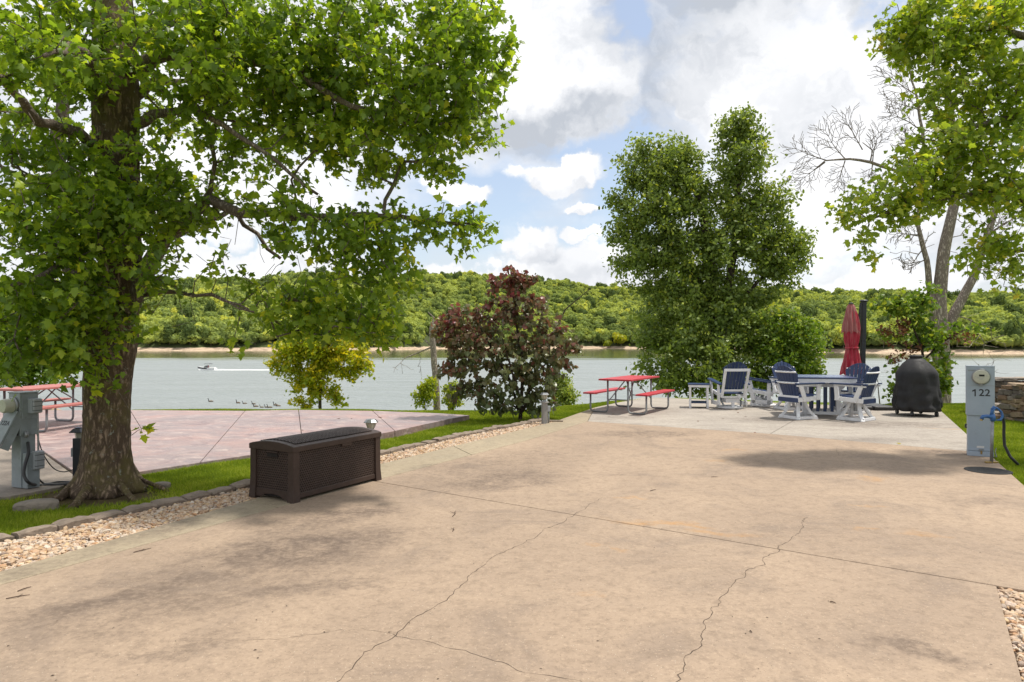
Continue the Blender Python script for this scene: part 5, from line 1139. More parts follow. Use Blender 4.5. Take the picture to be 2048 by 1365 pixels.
# ---- side table
st = empty('side_table', (4.50, 16.45, 0), 'small white side table with navy top left of the glider chairs', 'side table', rz=R(-14))
MB().box((0, 0, .565), (.50, .50, .02)).build('tabletop', M['navy'], st, bevel=.003)
for x, y, a, b in ((0, -.225, .48, .03), (0, .225, .48, .03), (-.225, 0, .03, .42), (.225, 0, .03, .42)): MB().box((x, y, .525), (a, b, .055)).build('apron', M['white'], st, bevel=.003)
for x in (-.20, .20):
    for y in (-.20, .20): MB().box((x, y, .25), (.05, .05, .50)).build('leg', M['white'], st, bevel=.003)
MB().box((0, 0, .13), (.42, .42, .03)).build('shelf', M['navy'], st, bevel=.003)
# ---- dining table
dt_ = empty('dining_table', (6.62, 14.75, 0), 'white and navy square dining table with clipped corners between four swivel chairs', 'table', rz=R(-14)); dt_.scale = (1, 1, 1.1)
W2 = .66; c_ = .17
oct_ = [(-W2 + c_, -W2), (W2 - c_, -W2), (W2, -W2 + c_), (W2, W2 - c_), (W2 - c_, W2), (-W2 + c_, W2), (-W2, W2 - c_), (-W2, -W2 + c_)]
def octs(s): return [(x * s, y * s) for x, y in oct_]
MB().prism(octs(1.0), .742, .765).build('tabletop', M['navy'], dt_, bevel=.004)
for k in range(7):
    x0 = -.52 + k * .1486; 
    MB().box((x0 + .0743, 0, .767), (.142, 1.04, .006)).build('top_board', M['navy_sheen'], dt_, bevel=.002)
m = MB(); A_, B_ = octs(.985), octs(.94)
m.add([(x, y, .665) for x, y in A_] + [(x, y, .742) for x, y in A_] + [(x, y, .665) for x, y in B_] + [(x, y, .742) for x, y in B_], [f for i in range(8) for f in ((i, (i + 1) % 8, 8 + (i + 1) % 8, 8 + i), (16 + (i + 1) % 8, 16 + i, 24 + i, 24 + (i + 1) % 8), (i, 16 + i, 16 + (i + 1) % 8, (i + 1) % 8))])
m.build('apron', M['white'], dt_)
for y in (-.33, .33):
    for x in (-.33, .33):
        MB().box((x, y, .36), (.085, .085, .60)).build('leg', M['white'], dt_, bevel=.004)
        MB().beam((x, y, .50), (x * 1.55, y, .66), .04, .05).build('bracket', M['white'], dt_)
    MB().extr([(-.46, 0), (-.36, 0), (-.28, .05), (.28, .05), (.36, 0), (.46, 0), (.44, .05), (.36, .09), (-.36, .09), (-.44, .05)], 'y', y - .022, y + .022) if False else MB().add([(sx, y + sy_, z) for sy_ in (-.022, .022) for sx, z in ((-.46, 0), (-.38, 0), (-.30, .045), (.30, .045), (.38, 0), (.46, 0), (.43, .06), (.36, .10), (-.36, .10), (-.43, .06))], [tuple(range(9, -1, -1))[::-1], tuple(range(19, 9, -1))] + [(i, 10 + i, 10 + (i + 1) % 10, (i + 1) % 10) for i in range(10)]).build('foot_rail', M['white'], dt_)
    MB().box((0, y, .60), (.58, .03, .06)).build('stretcher', M['white'], dt_, bevel=.003)
    for k in range(4): MB().box((-.21 + k * .14, y, .335), (.062, .02, .47)).build('navy_slat', M['navy'], dt_, bevel=.003)
for x in (-.33, .33):
    MB().box((x, 0, .14), (.03, .57, .07)).build('stretcher', M['white'], dt_, bevel=.003); MB().box((x, 0, .60), (.03, .57, .06)).build('stretcher', M['white'], dt_, bevel=.003)
    for k in range(4): MB().box((x, -.21 + k * .14, .365), (.02, .062, .41)).build('navy_slat', M['navy'], dt_, bevel=.003)
# ---- cantilever umbrella
zu = 16.2; ux = P(1725, 0, zu).x; um = empty('cantilever_umbrella', (ux, zu, 0), 'closed dark red cantilever umbrella hanging from a black post behind the dining table', 'umbrella')
MB().beam((-.02, 0, .05), (.03, 0, 2.54), .10, .10, up=(0, 1, 0)).build('post', M['post_black'], um, bevel=.008)
MB().lathe([(.09, 2.54), (.10, 2.555), (.06, 2.58)], (.03, 0, 0), 16).build('post_cap', M['post_black'], um)
MB().beam((-.055, -.02, 2.50), (-.155, -.02, 1.56), .03, .045, up=(0, 1, 0)).build('arm', M['post_black'], um, bevel=.004)
MB().beam((-.155, -.02, 1.60), (-.20, -.02, 1.52), .05, .06, up=(0, 1, 0)).build('arm_joint', M['post_black'], um, bevel=.004)
for (x, y) in ((-.27, -.27), (.27, -.27), (.27, .27), (-.27, .27)): MB().box((x, y, .05), (.5, .5, .09)).build('base_weight', M['black'], um, bevel=.03, seg=3)
def pleats(name, prof, np_, depth, hem, mat, c, nseg=96, seed=0):
    m = MB(); vs = []; fs = []; r_ = random.Random(seed); ph = [r_.uniform(-.3, .3) for _ in range(np_)]
    for i, (r, z) in enumerate(prof):
        f = 1 - i / (len(prof) - 1)
        for k in range(nseg):
            a = 2 * math.pi * k / nseg; kk = int(a / (2 * math.pi) * np_) % np_; s = (1 + math.cos(np_ * a + ph[kk] * .5 + i * .04)) / 2
            q = r * (1 - depth * (1 - s) * (.5 + .5 * f) + .05 * math.sin(3 * a + i)); zz = z - (hem * (1 - abs(math.sin(np_ * a / 2))) if i == 0 else 0)
            vs.append((c[0] + q * math.cos(a), c[1] + q * math.sin(a) * .8, zz))
    for i in range(len(prof) - 1):
        for k in range(nseg): a = i * nseg + k; b = i * nseg + (k + 1) % nseg; fs.append((a, b, b + nseg, a + nseg))
    m.add(vs, fs); return m.build(name, M[mat], um, smooth=True)
cc = (P(1701, 0, zu).x - ux, -.02)
pleats('canopy', [(.275, .84), (.25, .95), (.215, 1.10), (.18, 1.25), (.15, 1.38), (.138, 1.44), (.15, 1.50), (.175, 1.60), (.19, 1.75), (.195, 1.90), (.17, 2.1), (.12, 2.3)], 10, .34, .06, 'canopy', (cc[0] + .02, cc[1]), seed=2)
pleats('vent_canopy', [(.215, 1.83), (.205, 1.93), (.175, 2.10), (.135, 2.28), (.09, 2.43), (.05, 2.48)], 10, .25, .06, 'canopy_faded', cc, seed=3)
m = MB(); m.lathe([(.145, 1.42), (.150, 1.43), (.150, 1.45), (.145, 1.46)], (cc[0] + .02, cc[1], 0), 24); m.build('tie_strap', M['canopy'], um)
MB().lathe([(.055, 2.475), (.058, 2.495), (.03, 2.51)], (cc[0], cc[1], 0), 16).build('finial', M['post_black'], um)
# ---- covered grill
zg = 14.7; gx = P(1832, 0, zg).x; gr = empty('covered_grill', (gx, zg, 0), 'kettle grill under a draped black cover standing at the patio corner', 'grill')
prof = [(.37, .10), (.42, .105), (.445, .14), (.455, .18), (.45, .22), (.44, .27), (.445, .32), (.43, .37), (.435, .42), (.425, .47), (.42, .52), (.415, .57), (.41, .62), (.405, .67), (.405, .72), (.405, .78), (.405, .84), (.40, .90), (.37, .97), (.32, 1.04), (.26, 1.11), (.20, 1.17), (.165, 1.20), (.125, 1.225), (.115, 1.24), (.125, 1.25), (.13, 1.275), (.11, 1.295), (.04, 1.30)]
def gf(a, i):
    z = prof[i][1]; lo = max(0, 1 - z / 1.0)
    return 1 + lo * (.06 * math.sin(5 * a + 1.2 + z * 4 + math.sin(z * 9)) + .075 * math.sin(9 * a + z * 7 + 1.3 * math.sin(z * 5)) + .03 * math.sin(15 * a - z * 11 + 2 * math.sin(3 * a)) + .035 * math.sin(z * 26 + 3 * math.sin(2 * a + 1))) + .012 * math.sin(7 * a + z * 9) + .05 * math.cos(a - 0.1) * (z < 1.1) + (.014 * math.sin(31 * z + 2 * a))
MB().lathe(prof, n=72, fold=gf).build('cover', M['cover'], gr, smooth=True)
m = MB(); m.lathe([(.02, .72), (.12, .75), (.15, .85), (.12, .97), (.04, 1.04)], (.31, .10, 0), 20); m.build('side_bulge', M['cover'], gr, smooth=True)
m = MB(); m.tube([(math.cos(a) * .393 * gf(a, 14), math.sin(a) * .393 * gf(a, 14), .80 + .01 * math.sin(a * 3)) for a in np.linspace(-2.7, -.5, 24)], .006, 6); m.build('cover_seam', M['cover'], gr)
for x, y in ((-.25, -.28), (.27, -.28), (-.25, .28), (.27, .28)):
    w_ = MB().tube([(x - .02, y, .055), (x + .02, y, .055)], .05, 16).build('wheel', M['black'], gr, bevel=.006)
    MB().tube([(x - .024, y, .055), (x + .024, y, .055)], .018, 10).build('hub', M['steel'], w_)
    MB().box((x, y, .12), (.05, .03, .05)).build('caster_fork', M['black'], gr)
# ---- pedestal 122
zp = 9.47; pe = empty('power_pedestal', (P(1961, 0, zp).x, zp, 0), 'tall grey electric meter pedestal numbered 122 at the right edge of the pad', 'power pedestal', rz=R(-31))
MB().box((0, .11, .31), (.300, .20, .56)).build('lower_cabinet', M['cabinet'], pe, bevel=.004)
MB().box((0, .11, .903), (.325, .235, .68)).build('upper_cover', M['cabinet'], pe, bevel=.005)
MB().box((0, -.0085, .985), (.327, .006, .006)).build('cover_seam', M['gray_plastic'], pe)
MB().box((0, .11, 1.247), (.333, .243, .012)).build('top_cap', M['cabinet'], pe, bevel=.003)
MB().box((0, .10, .03), (.306, .215, .06)).build('base_skirt', M['cabinet'], pe, bevel=.003)
MB().box((.0, .005, .085), (.30, .012, .012)).build('base_flange', M['cabinet'], pe)
MB().box((0.02, .0, .555), (.012, .02, .02)).build('latch', M['steel'], pe)
MB().box((.01, -.003, .055), (.022, .02, .05)).build('hasp', M['brass'], pe, bevel=.003); MB().box((.01, -.004, .095), (.06, .01, .012)).build('hasp_bar', M['steel'], pe)
MB().box((0.0, .0095, .128), (.085, .002, .028)).build('sticker', M['label_white'], pe)
MB().box((-.10, -.0085, 1.19), (.09, .002, .022)).build('faded_sticker', M['cabinet2'], pe)
mt = MB(); mr = Matrix.Rotation(R(90), 3, 'X')
def ydisc(m, c, prof, n=32):
    """lathe around the local -Y axis"""
    vs = []; fs = []
    for r, y in prof:
        for k in range(n): a = 2 * math.pi * k / n; vs.append((c[0] + r * math.cos(a), c[1] - y, c[2] + r * math.sin(a)))
    for i in range(len(prof) - 1):
        for k in range(n): a = i * n + k; b = i * n + (k + 1) % n; fs.append((a, b, b + n, a + n))
    fs.append(tuple((len(prof) - 1) * n + k for k in range(n))); fs.append(tuple(range(n - 1, -1, -1))); return m.add(vs, fs)
mtr = ydisc(MB(), (0.005, -.007, 1.105), [(.108, 0), (.112, .015), (.105, .022), (.098, .022)]).build('meter_ring', M['brass'] if False else M['steel'], pe, auto=40)
ydisc(MB(), (0.005, -.007, 1.105), [(.097, 0), (.096, .055), (.090, .066), (.05, .07), (.001, .07)]).build('meter_dome', M['meter_face'], mtr, auto=50)
MB().box((.01, -.0775, 1.125), (.062, .003, .026)).build('meter_display', M['iron'], mtr)
for (x, z, w_, h_) in ((-.02, 1.098, .05, .004), (.03, 1.098, .02, .004), (0, 1.083, .06, .003), (.0, 1.07, .04, .003), (-.06, 1.11, .012, .008), (.065, 1.12, .012, .008)): MB().box((x, -.0775, z), (w_, .002, h_)).build('meter_print', M['gray_plastic'], mtr)
MB().box((.0, -.03, .992), (.05, .03, .02)).build('meter_lock', M['steel'], mtr, bevel=.003)
text('22', .135, pe, (.046, -.0085, .88), (R(90), 0, 0), M['paint_black'], spacing=1.0)
MB().extr([(.831, -.055), (.831, -.069), (.908, -.069), (.893, -.094), (.907, -.098), (.929, -.068), (.929, -.055)], 'y', -.0099, -.0085).build('lettering', M['paint_black'], pe)
text('METER', .022, pe, (0.0, .0082, .128), (R(90), 0, 0), M['gray_plastic']) if False else None
MB().tube([(-.165, .03, .44), (-.172, .03, .41), (-.165, .03, .38)], .012, 8).build('side_knob', M['black'], pe)
# hydrant
hz_ = 8.95; hx_ = P(1983, 0, hz_).x; hy = empty('yard_hydrant', (hx_, hz_, 0), 'yard hydrant with blue cast head and grey pipe in front of pedestal 122', 'hydrant')
MB().tube([(0, 0, 0), (.012, 0, .59)], .019, 12).build('standpipe', M['steel'], hy, smooth=True)
MB().tube([(-.055, 0, .012), (.055, .01, .012)], [.045, .04], 8).build('pipe_collar', M['brass'], hy) if False else MB().box((.0, 0, .012), (.17, .035, .02)).build('pipe_collar', M['brass'], hy, bevel=.005)
m = MB(); m.tube([(.02, 0, .55), (.015, 0, .60), (.01, 0, .64)], [.03, .034, .028], 12); m.tube([(.015, 0, .60), (-.06, 0, .615), (-.115, 0, .61), (-.13, 0, .575)], [.028, .024, .022, .026], 10)
m.tube([(-.0, 0, .63), (.01, 0, .69), (.04, 0, .72)], [.022, .018, .02], 8)
m.build('cast_head', M['blue_cast'], hy, smooth=True)
m = MB(); m.tube([(.0, 0, .70), (.03, 0, .735), (.08, 0, .715), (.13, 0, .67), (.145, 0, .61), (.12, 0, .565), (.07, 0, .565)], [.016, .017, .015, .015, .016, .017, .012], 8); m.build('lift_handle', M['blue_cast'], hy, smooth=True)
m = MB(); m.tube([(-.13, 0, .58), (-.135, 0, .555)], .017, 10); m.build('spout_thread', M['brass'], hy)
m = MB(); hp = [(.13, .02, .68), (.17, .03, .62), (.20, .05, .50), (.205, .06, .36), (.215, .06, .22), (.26, .02, .08), (.33, -.03, -.02)]; m.tube(hp, .018, 10); o = m.build('hose', M['black'], None, (hx_, hz_, 0), smooth=True); tag(o, 'short dark grey hose hanging from the blue hydrant to the grass', 'hose')
m = MB(); a = G(1984, 917) ; m.tube([(a.x, a.y, .01), (a.x + .1, a.y + .05, .012), (a.x + .22, a.y + .25, .05), (a.x + .27, a.y + .3, .09)], .006, 6); tag(m.build('cable', M['black'], None, smooth=True), 'thin black cable on the slab behind the hydrant', 'cable')
mh = G(1976, 942); e = empty('drain_cover', tuple(mh), 'round dark iron drain cover in the pad in front of the hydrant', 'drain cover')
MB().lathe([(.245, -.01), (.25, .006), (.235, .008), (.22, .006)], n=40).build('rim', M['iron'], e)
MB().lathe([(.219, -.01), (.219, .004), (.001, .004)], n=40).build('lid', M['iron'], e)
m = MB()
for k in range(-5, 6):
    L = math.sqrt(max(0, .2 ** 2 - (k * .036) ** 2)); m.box((k * .036, 0, .0055), (.014, 2 * L, .004))
m.build('lid_ribs', M['iron'], e)['kind'] = 'stuff'
# ---- pedestal 122A
pa = empty('small_pedestal', tuple(G(47, 973)), 'grey meter pedestal numbered 122A with its cover hanging open left of the maple', 'power pedestal', rz=R(-24))
MB().box((0, .0, .33), (.17, .15, .66)).build('post', M['cabinet2'], pa, bevel=.004)
MB().box((0, 0, .80), (.20, .19, .46)).build('upper_box', M['cabinet2'], pa, bevel=.004)
MB().box((0, 0, 1.036), (.215, .205, .014)).build('top_cap', M['cabinet2'], pa, bevel=.004)
MB().box((0, -.098, .66), (.15, .012, .17)).build('open_panel', M['hole'], pa)
MB().box((0.102, .0, .88), (.006, .15, .26)).build('side_panel', M['cabinet2'], pa, bevel=.002)
flap = MB(); flap.beam((0, -.11, .84), (0, -.31, .46), .20, .02, up=(0, -1, .5)); fo_ = flap.build('open_cover', M['cabinet2'], pa, bevel=.003)
for s in (-1, 1): MB().beam((s * .095, -.062, .815), (s * .095, -.25, .445), .008, .09, up=(0, -1, .5)).build('cover_side', M['cabinet2'], fo_)
ang = math.atan2(.38, .20)
text('122A', .072, fo_, (.0, -.189, .715), (ang + 0, 0, 0), M['paint_black'])
mr_ = ydisc(MB(), (0, -.095, .90), [(.095, 0), (.095, .02), (.085, .03), (.08, .03)]).build('meter_ring', M['steel'], pa, auto=40)
ydisc(MB(), (0, -.095, .90), [(.078, .0), (.075, .11), (.068, .125), (.001, .125)]).build('meter_glass', M['meter_face'], mr_, auto=50)
def jbox(par, c, d, mat='gray_plastic', rot=None):
    b = MB().box(c, d).build('outlet_box', M[mat], par, bevel=.006); MB().box((c[0] + d[0] * .5 + .012, c[1], c[2]), (.024, d[1] * .9, d[2] * .92)).build('box_lid', M[mat], b, bevel=.005)
    for k in (-1, 0, 1): MB().box((c[0] + d[0] * .5 + .010, c[1], c[2] + k * d[2] * .3), (.03, d[1] * .94, .005)).build('lid_rib', M['iron'], b)
    return b
jbox(pa, (.145, .03, .89), (.085, .10, .16)); jbox(pa, (.20, .03, .30), (.05, .10, .20))
MB().box((.135, .0, .19), (.09, .13, .38)).build('lower_box', M['cabinet2'], pa, bevel=.004)
MB().tube([(.15, .06, .82), (.16, .06, .38)], .010, 8).build('conduit', M['steel'], pa)
MB().tube([(.10, -.03, .60), (.135, -.05, .60), (.14, -.05, .55)], .020, 10).build('conduit_elbow', M['steel'], pa, smooth=True)
loc0 = G(47, 973)
def cable(pts, r, label, mat='black'):
    base = Vector(pts[0]); m = MB(); p = [Vector(q) for q in pts]; out = []
    for i in range(len(p) - 1):
        p0, p1, p2, p3 = p[max(0, i - 1)], p[i], p[i + 1], p[min(len(p) - 1, i + 2)]
        for k in range(6):
            t_ = k / 6; out.append(.5 * ((2 * p1) + (-p0 + p2) * t_ + (2 * p0 - 5 * p1 + 4 * p2 - p3) * t_ ** 2 + (-p0 + 3 * p1 - 3 * p2 + p3) * t_ ** 3))
    out.append(p[-1]); m.tube([q - base for q in out], r, 8); return tag(m.build('cable', M[mat], None, tuple(base), smooth=True), label, 'cable')
cable([P(56, 885, 7.45), P(57, 905, 7.4), P(50, 930, 7.35), P(48, 950, 7.3), P(58, 966, 7.3), G(80, 971), G(110, 970), G(140, 968)], .017, 'thick grey conduit cable curving down from pedestal 122A into the grass')
cable([P(66, 832, 7.6), P(72, 860, 7.6), P(85, 905, 7.6), P(105, 935, 7.7), P(125, 944, 7.8), P(145, 940, 7.85), P(157, 932, 7.87)], .006, 'thin black cable slung from pedestal 122A to the black post light')
cable([P(75, 955, 7.5), G(90, 968), G(120, 964), G(148, 965)], .010, 'black cable lying on the ground at the foot of pedestal 122A')
# ---- black post light
bl = empty('post_light', tuple(G(157, 962)), 'black post light with a solar cap beside the maple trunk', 'post light')
MB().box((0, 0, .24), (.085, .085, .50)).build('post', M['post_black'], bl, bevel=.004)
MB().lathe([(.035, .49), (.05, .555), (.05, .56)], n=4).build('lamp_glass', M['lamp_glass'], bl)
m = MB(); m.lathe([(.095, .555), (.095, .562), (.055, .60), (.02, .607)], n=4); o = m.build('solar_cap', M['post_black'], bl); o.rotation_euler[2] = R(45)
MB().box((0, 0, .6095), (.06, .06, .004)).build('solar_panel', M['navy'], bl)
MB().box((-.055, -.01, .33), (.026, .05, .10)).build('outlet_box', M['gray_plastic'], bl, bevel=.004)
# ---- solar lantern posts
def lantern(loc, label, h=.40):
    e = empty('lantern_post', loc, label, 'lantern post', 'grey posts with solar lanterns', R(20))
    MB().box((0, 0, h / 2 - .04), (.095, .095, h + .08)).build('post', M['beige'], e, bevel=.004)
    m = MB(); m.add([(sx * a, sy_ * a, z) for a, z in ((.068, h), (.073, h + .012), (.045, h + .03)) for sx, sy_ in ((-1, -1), (1, -1), (1, 1), (-1, 1))], [(3, 2, 1, 0), (8, 9, 10, 11)] + [(4 * l + k, 4 * l + (k + 1) % 4, 4 * l + 4 + (k + 1) % 4, 4 * l + 4 + k) for l in (0, 1) for k in range(4)]); m.build('post_cap', M['beige'], e)
    MB().lathe([(.022, h + .028), (.016, h + .05), (.026, h + .06)], n=12).build('lantern_stem', M['chrome'], e)
    g = MB().lathe([(.025, h + .058), (.045, h + .085), (.062, h + .13), (.066, h + .155)], n=8).build('lantern_glass', M['lamp_glass'], e)
    for k in range(8):
        a = 2 * math.pi * k / 8; MB().tube([(.026 * math.cos(a), .026 * math.sin(a), h + .058), (.047 * math.cos(a), .047 * math.sin(a), h + .085), (.064 * math.cos(a), .064 * math.sin(a), h + .13), (.068 * math.cos(a), .068 * math.sin(a), h + .155)], .0025, 4).build('glass_rib', M['chrome'], g)
    MB().lathe([(.094, h + .150), (.096, h + .158), (.066, h + .188), (.062, h + .195), (.04, h + .197)], n=8).build('lantern_cap', M['chrome'], e)
    b = MB().box((.085, -.005, h - .12), (.06, .06, .11)).build('outlet_box', M['gray_plastic'], e, bevel=.006)
    MB().tube([(.085, -.005, h - .17), (.085, -.005, -.05)], .016, 10).build('conduit', M['steel'], e, smooth=True); return e
lt = lantern(tuple(G(1089, 847)), 'grey post with a solar lantern at the far end of the gravel strip')
dup(lt, (P(742, 0, 8.95).x, 8.95, -.02), R(15), 'grey post with a solar lantern behind the brown storage box')
m = MB(); p = G(1100, 843.5); tag(MB().box((0, 0, .012), (.28, .10, .03)).build('flat_stone', M['block'], None, (p.x + .12, p.y, 0), R(-8), bevel=.01), 'small flat stone beside the foot of the far lantern post', 'stone')
# ---- stones and log near the trunk
M['stone'] = simple('grey_stone', (.26, .22, .18), (.17, .145, .12), 7, .9, .9, 24, dirt=(.08, .07, .05))
def rock(loc, d, label, rz=0, mat='stone', name='rock', parent=None, sub=3, amp=.10):
    b = bmesh.new(); bmesh.ops.create_icosphere(b, subdivisions=sub, radius=.5); o1 = random.uniform(0, 9)
    for v in b.verts:
        c = v.co; c *= 1 + 1.6 * amp * (math.sin(c.x * 7 + o1) + math.sin(c.y * 9 + o1 * 2) + math.sin(c.z * 8 + o1 * 3)) * .5 + random.gauss(0, .022)
        c.x = math.copysign(abs(c.x * 2) ** .7 / 2, c.x); c.y = math.copysign(abs(c.y * 2) ** .7 / 2, c.y); c.z = math.copysign(abs(c.z * 2) ** .6 / 2, c.z)
        c.x *= d[0]; c.y *= d[1]; c.z *= d[2]
    me = bpy.data.meshes.new(name); b.to_mesh(me); b.free(); o = link(name, me, M[mat], parent, loc, rz)
    if label: tag(o, label, 'stone')
    return o
p = G(75, 1010); rock((p.x, p.y, -.02), (.42, .26, .13), 'flat tilted grey stone in the grass left of the maple roots', R(20))
p = G(325, 969); rock((p.x, p.y, -.02), (.20, .12, .09), 'small grey stone in the grass right of the maple roots', R(-10))
# drift log / stone bank at far left
lg = P(40, 832, 16.5); m = MB(); m.tube([(-3.4, .2, .0), (-2.0, 0, .05), (0, 0, .03), (.9, -.1, -.05), (1.3, -.1, -.12)], [.22, .24, .2, .13, .05], 12, prof=lambda f, i: 1 + random.gauss(0, .05)); o = m.build('drift_log', simple('driftwood', (.42, .32, .22), (.28, .20, .13), 8, .85, .8, 30, stretch=(.2, 1, 1)), None, (lg.x, 16.5, -.08), smooth=True); tag(o, 'pale drift log lying beyond the left picnic table', 'log')
# ---- dry stone walls at the right
smats = [simple('wall_stone_%s' % k, c, tuple(x * .62 for x in c), 9, .9, .9, 30, dirt=(.07, .06, .045), dirtamt=.5) for k, c in (('tan', (.40, .30, .20)), ('grey', (.30, .26, .22)), ('brown', (.27, .18, .12)), ('dark', (.19, .165, .14)))]
smesh = []
for k in range(5):
    b = bmesh.new(); bmesh.ops.create_cube(b, size=1); bmesh.ops.bevel(b, geom=b.edges[:], offset=.11, segments=1, affect='EDGES')
    for v in b.verts: v.co += Vector([random.gauss(0, .035) for _ in range(3)])
    me = bpy.data.meshes.new('stone'); b.to_mesh(me); b.free(); smesh.append(me)
def wallrow(e, a, b, h, th, course=.105, cap=True, ln=(.16, .38)):
    a = Vector(a); b = Vector(b); d = (b - a); L = d.length; d.normalize(); rz = math.atan2(d.y, d.x); z = -.06; nn = Vector((-d.y, d.x))
    while z < h - .05:
        ch_ = course * random.uniform(.7, 1.25); x = random.uniform(-.1, 0)
        while x < L:
            l = random.uniform(*ln); c = a + d * (min(x + l / 2, L)) + nn * random.uniform(-.025, .025)
            for lay in ((0,) if th < .3 else (0, 1)):
                cc_ = c + nn * lay * (th * .5)
                o = link('stone', random.choice(smesh), None, e); o.location = (cc_.x - e.location.x, cc_.y - e.location.y, z + ch_ / 2); o.rotation_euler = (random.gauss(0, .05), random.gauss(0, .04), rz + random.gauss(0, .06)); o.scale = (l * .98, th * (.55 if th >= .3 else .95), ch_ * .96)
                o.material_slots[0].link = 'OBJECT'; o.material_slots[0].material = random.choice(smats)
            x += l
        z += ch_
    if cap:
        x = -.05
        while x < L:
            l = random.uniform(.4, .7); c = a + d * (x + l / 2) + nn * th * .25; o = link('cap_stone', random.choice(smesh), None, e); o.location = (c.x - e.location.x, c.y - e.location.y, h + .02); o.rotation_euler = (0, random.gauss(0, .02), rz + random.gauss(0, .04)); o.scale = (l, th * 1.3, .06)
            o.material_slots[0].link = 'OBJECT'; o.material_slots[0].material = smats[random.choice([0, 1])]; x += l
for s in smesh: s.materials.append(smats[0])
w1 = empty('stone_wall', (10.5, 15.4, 0), 'dry stacked stone wall behind the stone steps at the right edge', 'stone wall')
wallrow(w1, (10.55, 15.6), (10.95, 15.2), .72, .38); wallrow(w1, (10.9, 15.15), (13.6, 15.1), .74, .38)
w2 = empty('stone_wall', (10.6, 13.9, 0), 'nearer dry stacked stone wall end in front of the steps at the right edge', 'stone wall')
wallrow(w2, (10.3, 14.25), (10.4, 13.55), .68, .36, cap=False); wallrow(w2, (10.4, 13.5), (13.2, 13.3), .68, .40); wallrow(w2, (10.3, 13.9), (10.85, 13.75), .68, .5, cap=True)
sp_ = empty('stone_steps', (10.2, 14.75, 0), 'rough stone steps between the two stone walls at the right', 'steps')
for k, (x, y, z, a, b_) in enumerate(((10.78, 14.55, .05, 1.2, .5), (11.0, 14.75, .20, 1.1, .5), (11.3, 14.9, .36, 1.1, .5))):
    o = link('step_slab', smesh[k], None, sp_); o.location = (x - 10.2, y - 14.75, z); o.rotation_euler = (0, 0, R(-12)); o.scale = (a, b_, .09); o.material_slots[0].link = 'OBJECT'; o.material_slots[0].material = smats[1]
    wallrow(sp_, (x - a * .45, y - .22), (x + a * .45, y - .30), z - .03, .2, .09, cap=False)
pt = empty('plant_pot', (10.62, 13.75, .745), 'dark blue bowl planter with a green sprig on the stone wall at the right edge', 'planter')
MB().lathe([(.12, -.02), (.16, .02), (.20, .10), (.21, .13), (.19, .13), (.17, .10)], n=24).build('bowl', M['post_black'], pt, smooth=True)
A, par, fo, tips = skel([[((10.62, 13.75, .84), .01), ((10.62, 13.75, 1.0), .008)]], np.array([[10.62, 13.75, 1.0]]) + rng.normal(size=(24, 3)) * [.09, .09, .07], .05, .3)
foliage(pt, (10.62, 13.75, .745), *grow_leaves(A, par, tips, 6, .03, .07, OVAL, OVAL_F, .4, .2), OVAL, OVAL_F, M['green_leaf'])
# ---- boat with two people, wake, geese
zb = 10 * F / (742 - H0 - 1.5); xb = P(414, 0, zb).x; bt = empty('motor_boat', (xb, zb, WZ), 'small white motor boat with dark canopy speeding left across the lake', 'boat', rz=R(90))
hm = simple('gelcoat_white', (.80, .80, .80), (.72, .72, .72), 3, .25); hull = MB(); st_ = []; N_ = 12
for i in range(N_ + 1):
    f = i / N_; y = -3 + 6.2 * f; w_ = 1.15 * (1 - max(0, f - .45) ** 2 * 3.1) if f < 1 else .02; w_ = max(w_, .03); rise = .5 * f ** 2.2; keel = -.15 + .75 * max(0, f - .4) ** 1.6
    st_.append([(-w_, y, .75 + rise), (-w_ * .92, y, .28 + rise * .9), (0, y, keel), (w_ * .92, y, .28 + rise * .9), (w_, y, .75 + rise)])
vs = [p for s in st_ for p in s]; fs = []
for i in range(N_):
    for k in range(4): a = i * 5 + k; fs.append((a, a + 5, a + 6, a + 1))
    fs.append((i * 5 + 4, i * 5 + 9, i * 5 + 5, i * 5))
fs.append((0, 1, 2, 3, 4)); hull.add(vs, fs); hull.build('hull', hm, bt)
m = MB()
for i in range(5, N_):
    for s in (0, 4):
        p, q, p2, q2 = [Vector(x) for x in (st_[i][s], st_[i][1 if s == 0 else 3], st_[i + 1][s], st_[i + 1][1 if s == 0 else 3])]; o_ = Vector(((-.02 if s == 0 else .02), 0, 0)); a, b, c, d = p.lerp(q, .15) + o_, q + o_, q2 + o_, p2.lerp(q2, .15) + o_
        m.add([a, b, c, d], [(0, 1, 2, 3) if s == 4 else (3, 2, 1, 0)])
m.build('hull_stripe', M['post_black'], bt)
MB().add([(-.85, .8, .9), (.85, .8, .9), (.7, .35, 1.45), (-.7, .35, 1.45), (-.85, .83, .9), (.85, .83, .9), (.7, .38, 1.45), (-.7, .38, 1.45)], [(0, 1, 2, 3), (7, 6, 5, 4), (0, 4, 5, 1), (1, 5, 6, 2), (2, 6, 7, 3), (3, 7, 4, 0)]).build('windshield', M['lamp_glass'], bt)
m = MB(); vs = []
for x in (-.95, .95):
    for y, z in ((-1.5, 2.15), (-.9, 2.3), (0, 2.34), (.6, 2.22)): vs += [(x, y, z), (x, y, z + .05)]
m.add(vs, [f for k in range(3) for f in ((2 * k + 1, 2 * k + 9, 2 * k + 11, 2 * k + 3), (2 * k, 2 * k + 2, 2 * k + 10, 2 * k + 8), (2 * k, 2 * k + 1, 2 * k + 3, 2 * k + 2), (2 * k + 8, 2 * k + 10, 2 * k + 11, 2 * k + 9))] + [(0, 8, 9, 1), (6, 7, 15, 14)]); m.build('canopy', M['post_black'], bt)
for x in (-.93, .93):
    for y in (-1.4, .5): MB().tube([(x, -.4, .8), (x, y, 2.2)], .03, 6).build('canopy_frame', M['chrome'], bt)
